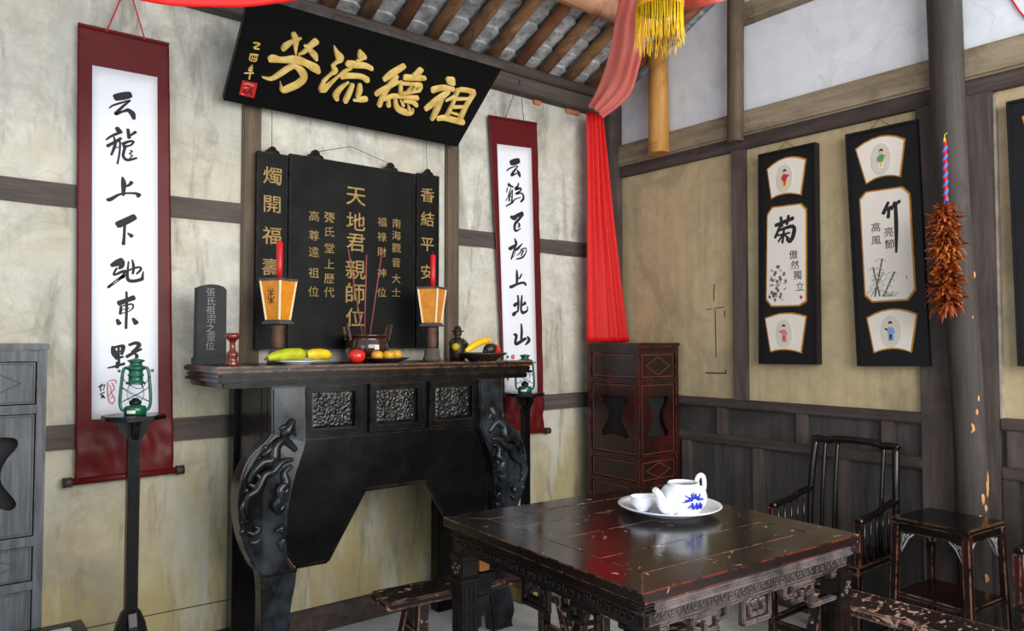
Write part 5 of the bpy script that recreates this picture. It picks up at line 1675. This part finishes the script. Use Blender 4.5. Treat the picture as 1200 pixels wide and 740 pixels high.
def make_oil_lantern(label, loc, rz):
    t = thing('oil_lantern', label, 'oil lantern', loc, (0, 0, rz), 'green oil lanterns on the lamp stands')
    b = MB()
    b.lathe([(0.036, 0.0), (0.040, 0.003), (0.040, 0.026), (0.036, 0.034), (0.020, 0.038), (0.018, 0.044)], 28)
    b.build('fuel_tank', 'green', t)
    b = MB()
    b.lathe([(0.019, 0.040), (0.022, 0.044), (0.022, 0.052), (0.014, 0.060), (0.008, 0.066)], 20)
    b.build('burner', 'darkmetal', t)
    b = MB()
    b.lathe([(0.021, 0.052), (0.029, 0.066), (0.0315, 0.082), (0.029, 0.100), (0.023, 0.122), (0.0215, 0.121), (0.0275, 0.099), (0.030, 0.082), (0.0275, 0.067), (0.0195, 0.052)], 24)
    b.build('glass_globe', 'glass', t)
    b = MB()
    b.lathe([(0.034, 0.120), (0.036, 0.123), (0.034, 0.127), (0.026, 0.132), (0.026, 0.150), (0.029, 0.153), (0.029, 0.158), (0.025, 0.161), (0.025, 0.172), (0.034, 0.178), (0.036, 0.184), (0.028, 0.190), (0.022, 0.196), (0.022, 0.204), (0.031, 0.209), (0.030, 0.214), (0.012, 0.219), (0.0, 0.220)], 28)
    b.build('chimney', 'green', t)
    for s in (-1, 1):
        pts = smooth_pts([(s * 0.034, 0, 0.018), (s * 0.046, 0, 0.022), (s * 0.053, 0, 0.045), (s * 0.052, 0, 0.09), (s * 0.047, 0, 0.15), (s * 0.043, 0, 0.176), (s * 0.034, 0, 0.184), (s * 0.02, 0, 0.184)], 4)
        MB().tube(pts, 0.0062, 10).build('side_tube', 'green', t)
    b = MB()
    for s in (-1, 1):
        b.tube(smooth_pts([(-0.050, -0.006 * s, 0.050), (-0.02, -0.034 * s, 0.066), (0.02, -0.034 * s, 0.088), (0.048, -0.006 * s, 0.108)], 4), 0.0012, 5)
        b.tube(smooth_pts([(0.050, -0.006 * s, 0.050), (0.02, -0.034 * s, 0.066), (-0.02, -0.034 * s, 0.088), (-0.048, -0.006 * s, 0.108)], 4), 0.0012, 5)
    b.build('wire_guard', 'darkmetal', t)
    MB().tube(smooth_pts([(-0.050, -0.012, 0.15), (-0.02, -0.046, 0.120), (0.02, -0.046, 0.105), (0.050, -0.012, 0.15)], 4), 0.0014, 5).build('carrying_bail', 'darkmetal', t)
    for s in (-1, 1):
        MB().ball((s * 0.058, 0, 0.172), 0.006, (1, 1, 1), 8, 6).build('bail_knob', 'green', t)
    b = MB()
    b.grid(lambda u, v: (0.0408 * math.sin((u - 0.5) * 0.8 - 0.35), -0.0408 * math.cos((u - 0.5) * 0.8 - 0.35), 0.008 + 0.012 * v), 6, 1)
    b.build('maker_plate', 'white', t, 'white label plate')
    return t


make_oil_lantern('green oil lantern on the stand before the left scroll', (0.678, 3.195, 1.165), R(-14))
make_oil_lantern('green oil lantern on the stand right of the altar', (2.728, 3.275, 1.160), R(-30))


def make_candle_lamp(label, loc, rz, seal):
    t = thing('candle_lamp', label, 'candle lamp', loc, (0, 0, R(rz)), 'amber candle lamps on the altar')
    b = MB()
    b.lathe([(0.046, 0.0), (0.046, 0.018), (0.040, 0.024), (0.040, 0.050), (0.030, 0.066)], 20)
    b.build('base', 'greywood', t)
    b = MB()
    b.lathe([(0.020, 0.066), (0.025, 0.075), (0.028, 0.11), (0.025, 0.15), (0.030, 0.165), (0.026, 0.178)], 18)
    b.build('turned_stem', 'oldwood', t)
    b = MB()
    b.box((-0.050, -0.050, 0.178), (0.050, 0.050, 0.188), 0.002)
    b.box((-0.042, -0.042, 0.188), (0.042, 0.042, 0.197), 0.002)
    b.build('lower_cap', 'greywood', t)
    b = MB()
    z0, z1, r0, r1 = 0.197, 0.372, 0.036, 0.055
    b._add([(-r0, -r0, z0), (r0, -r0, z0), (r0, r0, z0), (-r0, r0, z0), (-r1, -r1, z1), (r1, -r1, z1), (r1, r1, z1), (-r1, r1, z1)], [(0, 1, 5, 4), (1, 2, 6, 5), (2, 3, 7, 6), (3, 0, 4, 7), (4, 5, 6, 7), (3, 2, 1, 0)])
    sh = b.build('amber_shade', 'amber', t)
    for sx in (-1, 1):
        for sy in (-1, 1):
            MB().bar((sx * r0, sy * r0, z0), (sx * r1, sy * r1, z1), 0.008, 0.008, 0.001).build('edge_strip', 'amber_edge', sh)
    b = MB()
    b.box((-0.062, -0.062, 0.372), (0.062, 0.062, 0.382), 0.002)
    b.build('top_cap', 'greywood', t)
    if seal:
        st = [[(-12, 332, 4), (-12, 322, 4), (12, 322, 4), (12, 334, 4)], [(0, 336, 4), (0, 268, 4)], [(-16, 310, 4), (16, 310, 4)], [(-14, 300, 4), (-14, 290, 4), (14, 290, 4), (14, 300, 4)], [(-12, 272, 4), (-4, 282, 4)], [(12, 272, 4), (4, 282, 4)]]
        b = MB()
        sl_ = (r1 - r0) / (z1 - z0)
        brush(b, st, 0.0)
        for v in b.bm.verts:
            v.co.y += -(r0 + (v.co.z - z0) * sl_) - 0.0006
        o = b.build('seal_character', 'ink', sh, recalc=False)
        face_front(o)
        o.rotation_euler = (0, 0, R(-90))
    c = MB()
    c.lathe([(0.0135, 0.0), (0.0140, 0.06), (0.0150, 0.165), (0.008, 0.171), (0.0, 0.172)], 16)
    c.tube([(0, 0, 0.170), (0.001, 0, 0.184)], 0.001, 5)
    ob = c.build('red_candle', 'candle', None, None, (loc[0] + 0.004, loc[1], loc[2] + 0.382))
    tag(ob, 'red candle standing on the %s amber lamp' % ('sealed left' if seal else 'right plain'), 'candle', 'red candles on the amber lamps')
    return t


ALT = 1.3525
make_candle_lamp('amber candle lamp with black seal character, before the left couplet board', (1.275, 3.27, ALT), 29, True)
make_candle_lamp('plain amber candle lamp before the right couplet board', (2.095, 3.27, ALT), 34, False)

# ------------------------------------------------------------------ offerings and altar things
t = thing('stone_tablet', 'dark slate memorial tablet with incised characters at the left end of the altar', 'memorial tablet', (0.998, 3.31, ALT))
b = MB()
b.prism([(-0.064, 0.03), (0.064, 0.03), (0.062, 0.325), (0.050, 0.338), (0.025, 0.346), (-0.010, 0.347), (-0.040, 0.340), (-0.062, 0.330)], 0.0, 0.040, 0.003)
b.build('slab', 'stone', t)
MB().box((-0.070, -0.012, 0), (0.072, 0.052, 0.032), 0.004).build('plinth', 'stone', t)
for i, ch in enumerate('張氏祖宗之靈位'):
    glyph('incised_character', ch, -0.006 + 0.004 * (i % 2), 0.312 - i * 0.0385, 0.040, -0.0004, 'stonetext', t, bold=-0.0004, depth=0.0006)

t = thing('turned_holder', 'small glossy red-brown turned holder beside the slate tablet', 'holder', (1.018, 3.10, ALT))
b = MB()
b.lathe([(0.025, 0), (0.027, 0.006), (0.022, 0.018), (0.019, 0.028), (0.024, 0.040), (0.024, 0.052), (0.012, 0.062), (0.011, 0.095), (0.016, 0.104), (0.028, 0.112), (0.030, 0.122), (0.027, 0.134), (0.018, 0.134), (0.014, 0.110)], 24)
b.build('turned_body', 'redlac', t)

t = thing('incense_burner', 'brown glazed incense burner with upright handles in the middle of the altar', 'incense burner', (1.760, 3.34, ALT))
b = MB()
b.lathe([(0.075, 0.0), (0.080, 0.010), (0.098, 0.030), (0.108, 0.060), (0.106, 0.090), (0.096, 0.108), (0.096, 0.120), (0.106, 0.126), (0.106, 0.134), (0.094, 0.134), (0.090, 0.112), (0.0, 0.112)], 32)
b.build('bowl', 'bronze', t)
MB().lathe([(0.088, 0.111), (0.06, 0.120), (0.0, 0.122)], 24).build('ash', 'ash', t)
for s in (-1, 1):
    b = MB()
    for y in (-0.024, 0.024):
        b.bar((s * 0.104, y, 0.105), (s * 0.122, y, 0.182), 0.012, 0.012, 0.003)
    b.bar((s * 0.122, -0.030, 0.180), (s * 0.122, 0.030, 0.180), 0.012, 0.012, 0.003)
    b.build('handle', 'bronze', t)
b = MB()
b.grid(lambda u, v: (0.1088 * math.sin((u - 0.5) * 0.22 - 0.05), -0.1088 * math.cos((u - 0.5) * 0.22 - 0.05), 0.060 + 0.024 * v), 4, 1)
b.build('square_label', 'white', t, 'small pale label')
for (x0, z0), (x1, z1), y0, lab in (((1.735, 1.468), (1.652, 1.908), 3.34, 'leaning left'), ((1.754, 1.468), (1.762, 1.889), 3.36, 'standing upright'), ((1.766, 1.468), (1.836, 1.925), 3.33, 'leaning right')):
    b = MB()
    b.tube([(0, 0, 0), (x1 - x0, 0.0, z1 - z0)], [0.0030, 0.0036], 6)
    o = b.build('incense_stick', 'incense', None, None, (x0, y0, z0))
    tag(o, 'thin red incense stick %s in the burner' % lab, 'incense stick', 'incense sticks in the burner')


def dish(name, label, loc, r, h, mat):
    b = MB()
    b.lathe([(r * 0.55, 0.0), (r * 0.58, 0.004), (r * 0.9, h * 0.75), (r, h), (r * 0.985, h + 0.002), (r * 0.85, h * 0.78), (r * 0.5, 0.007), (0, 0.006)], 36)
    o = b.build(name, mat, None, None, loc)
    return tag(o, label, 'dish', 'offering dishes on the altar')


dish('offering_plate', 'white plate under the yellow-green gourds on the altar', (1.298, 3.098, ALT), 0.100, 0.016, 'porcelain')
dish('offering_dish', 'brown dish of small yellow fruit beside the tomato', (1.725, 3.085, ALT), 0.108, 0.022, 'darkdish')
dish('offering_dish', 'dark dish holding the banana at the right end of the altar', (2.297, 3.10, ALT), 0.130, 0.040, 'darkdish')


def fruit(name, label, cat, loc, prof_r, sc, mat, stem=True, grp=None, rot=(0, 0, 0)):
    t = thing(name, label, cat, loc, rot, grp)
    b = MB()
    n = 14
    pr = [(max(1e-6, math.sin(math.pi * i / n)) ** 0.85 * prof_r, -math.cos(math.pi * i / n) * prof_r * 0.92 - 0.08 * prof_r * math.exp(-((i - n) / 1.2) ** 2) * 2) for i in range(n + 1)]
    b.lathe([(r * sc, z + prof_r * 0.92) for r, z in pr], 22)
    b.build('flesh', mat, t)
    if stem:
        s_ = MB()
        s_.tube([(0, 0, prof_r * 1.68), (0.002, 0, prof_r * 1.92)], [0.0035, 0.0025], 6)
        for k_ in range(5):
            a = k_ * 1.2566
            s_.tube([(0, 0, prof_r * 1.75), (0.3 * prof_r * math.cos(a), 0.3 * prof_r * math.sin(a), prof_r * 1.80)], [0.003, 0.0008], 5, flat=0.4)
        s_.build('stem', 'stem', t)
    return t


fruit('tomato', 'single red tomato lying on the altar before the incense burner', 'tomato', (1.572, 3.085, ALT), 0.036, 1.08, 'tomato')
for i, (x, y, z, lab) in enumerate(((1.671, 3.075, 0.011, 'nearest the tomato'), (1.727, 3.068, 0.011, 'in the middle of the dish'), (1.779, 3.09, 0.014, 'on the right of the dish'))):
    fruit('yellow_fruit', 'small yellow fruit %s' % ('in the brown dish, ' + lab), 'fruit', (x, y, ALT + z), 0.026, 1.1, 'yfruit', True, 'yellow fruit in the brown dish')
fruit('red_fruit', 'red fruit half hidden behind the yellow-green gourds', 'fruit', (1.262, 3.160, ALT + 0.010), 0.024, 1.2, 'tomato')
fruit('red_apple', 'red apple in the banana dish', 'apple', (2.372, 3.105, ALT + 0.026), 0.034, 1.08, 'tomato')


def long_fruit(name, label, cat, pts, radii, mat, tips):
    c = Vector(pts[0])
    t = thing(name, label, cat, c)
    pp = smooth_pts([tuple(Vector(p) - c) + () for p in pts], 6)
    n = len(pp)
    rr = []
    for i in range(n):
        f = i / (n - 1) * (len(radii) - 1)
        k_ = min(int(f), len(radii) - 2)
        rr.append(radii[k_] + (radii[k_ + 1] - radii[k_]) * (f - k_))
    b = MB()
    b.tube(pp, rr, 14)
    b.build('flesh', mat, t)
    e0, e1 = Vector(pp[0]), Vector(pp[0]) + (Vector(pp[0]) - Vector(pp[1])).normalized() * 0.012
    MB().tube([e0, e1], [radii[0] * 0.8, radii[0] * 0.5], 8).build('stem', tips, t)
    return t


long_fruit('gourd', 'long yellow-green gourd on the white plate', 'gourd', [(1.150, 3.06, ALT + 0.028), (1.18, 3.065, ALT + 0.036), (1.24, 3.08, ALT + 0.044), (1.30, 3.09, ALT + 0.044), (1.325, 3.095, ALT + 0.042)], [0.010, 0.020, 0.026, 0.027, 0.016], 'gourd', 'stem')
long_fruit('gourd', 'yellow gourd at the right end of the white plate', 'gourd', [(1.335, 3.09, ALT + 0.040), (1.36, 3.09, ALT + 0.044), (1.40, 3.10, ALT + 0.044), (1.435, 3.105, ALT + 0.040), (1.455, 3.11, ALT + 0.034)], [0.015, 0.023, 0.025, 0.022, 0.010], 'gourd_y', 'stem')
long_fruit('banana', 'bright yellow banana lying over the rim of the dark dish', 'banana', [(2.150, 3.045, ALT + 0.050), (2.175, 3.045, ALT + 0.066), (2.22, 3.05, ALT + 0.088), (2.28, 3.06, ALT + 0.104), (2.335, 3.075, ALT + 0.108)], [0.008, 0.015, 0.018, 0.017, 0.008], 'banana', 'stem')
long_fruit('taro', 'dark brown tuber under the banana in the dark dish', 'tuber', [(2.285, 3.06, ALT + 0.050), (2.31, 3.062, ALT + 0.058), (2.335, 3.066, ALT + 0.062), (2.35, 3.07, ALT + 0.052)], [0.018, 0.032, 0.028, 0.012], 'darkfig', 'darkfig')

t = thing('dark_figurine', 'small dark figurine with a brimmed hat behind the banana', 'figurine', (2.272, 3.292, ALT))
b = MB()
b.lathe([(0.040, 0), (0.044, 0.01), (0.046, 0.05), (0.040, 0.085), (0.034, 0.105), (0.020, 0.120), (0.014, 0.126), (0.022, 0.136), (0.023, 0.148), (0.016, 0.158)], 18)
b.build('body', 'darkfig', t)
MB().lathe([(0.034, 0.152), (0.036, 0.156), (0.020, 0.162), (0.018, 0.176), (0.010, 0.184), (0, 0.185)], 18).build('hat', 'darkfig', t)
for s in (-1, 1):
    MB().tube(smooth_pts([(s * 0.028, 0, 0.108), (s * 0.050, -0.01, 0.085), (s * 0.040, -0.030, 0.060)], 4), [0.012] * 9, 8).build('arm', 'darkfig', t)
MB().ball((-0.034, -0.032, 0.070), 0.022, (1, 1, 1), 12, 8).build('held_fruit', 'gourd_y', t, 'yellow fruit held in front')

# ------------------------------------------------------------------ tea things on the square table
TT = 0.8405
t = thing('serving_plate', 'large round white plate with blue rim pattern on the square table', 'plate', (2.118, 1.735, TT))
b = MB()
r = 0.183
b.lathe([(0.105, 0.0), (0.108, 0.005), (0.140, 0.012), (r * 0.93, 0.022), (r, 0.030), (r * 0.995, 0.0325), (r * 0.93, 0.026), (0.14, 0.0165), (0.105, 0.0125), (0, 0.0115)], 64)
b.build('dish_body', 'porcelain', t)
b = MB()
rnd = random.Random(2)
for i in range(26):
    a = rnd.uniform(0, 6.28)
    rr = rnd.uniform(0.085, 0.118)
    x, y = rr * math.cos(a), rr * math.sin(a)
    d = rnd.uniform(0, 3.1)
    zz = 0.0150 if rr > 0.105 else 0.0135
    b.tube([(x - 0.016 * math.cos(d), y - 0.016 * math.sin(d), zz), (x, y, zz), (x + 0.016 * math.cos(d), y + 0.016 * math.sin(d), zz)], [0.002, 0.007, 0.001], 6, flat=0.12)
b.build('blue_pattern', 'cobalt', t, 'blue painted sprays')

t = thing('teapot', 'white lidless porcelain teapot with blue flower on the plate', 'teapot', (2.112, 1.668, TT + 0.0128), (0, 0, R(-9)))
b = MB()
b.lathe([(0.050, 0.0), (0.055, 0.003), (0.055, 0.008), (0.070, 0.022), (0.080, 0.042), (0.082, 0.060), (0.077, 0.078), (0.064, 0.092), (0.055, 0.096), (0.055, 0.105), (0.051, 0.105), (0.050, 0.095), (0.062, 0.086), (0.072, 0.068), (0.07, 0.06), (0, 0.06)], 40)
b.build('body', 'porcelain', t)
MB().lathe([(0.062, 0.084), (0.0, 0.0845)], 32).build('tea', 'tea', t)
sp = smooth_pts([(-0.058, 0, 0.022), (-0.084, 0, 0.028), (-0.100, 0, 0.048), (-0.112, 0, 0.072), (-0.130, 0, 0.092)], 5)
MB().tube(sp, [0.027 - 0.0165 * i / (len(sp) - 1) for i in range(len(sp))], 14).build('spout', 'porcelain', t)
MB().tube(smooth_pts([(0.060, 0, 0.090), (0.066, 0, 0.112), (0.080, 0, 0.122), (0.094, 0, 0.116), (0.099, 0, 0.092), (0.094, 0, 0.064), (0.078, 0, 0.048)], 4), 0.0085, 10).build('handle', 'porcelain', t)
b = MB()


def on_pot(x, z):
    rr = 0.0835 - 5.2 * (z - 0.055) ** 2
    a = x / 0.082 - math.pi / 2 - 0.26
    return (rr * math.cos(a), rr * math.sin(a), z)


for a0, r0, r1, w in [(k_ * 0.55 + 0.3, 0.008, 0.032, 0.0050) for k_ in range(6)] + [(k_ * 0.8 + 0.1, 0.022, 0.040, 0.0024) for k_ in range(8)]:
    pts = [on_pot(q * math.cos(a0) * 1.1, 0.056 + q * math.sin(a0) * 0.80) for q in (r0, (r0 + r1) / 2, r1)]
    b.tube(pts, [w * 0.4, w, w * 0.3], 6)
for dx in (-0.010, 0.006, 0.020):
    b.tube([on_pot(dx, 0.050), on_pot(dx + 0.004, 0.036), on_pot(dx + 0.006, 0.026)], [0.003, 0.0075, 0.003], 6)
b.build('blue_flower', 'cobalt', t, 'blue painted flower')

t = thing('tea_cup', 'small white teacup on the plate beside the teapot spout', 'teacup', (2.022, 1.778, TT + 0.0132))
b = MB()
b.lathe([(0.020, 0.0), (0.022, 0.002), (0.022, 0.006), (0.034, 0.018), (0.040, 0.034), (0.0405, 0.044), (0.043, 0.050), (0.0415, 0.0505), (0.038, 0.042), (0.036, 0.032), (0.03, 0.02), (0, 0.012)], 32)
b.build('cup_body', 'porcelain', t)
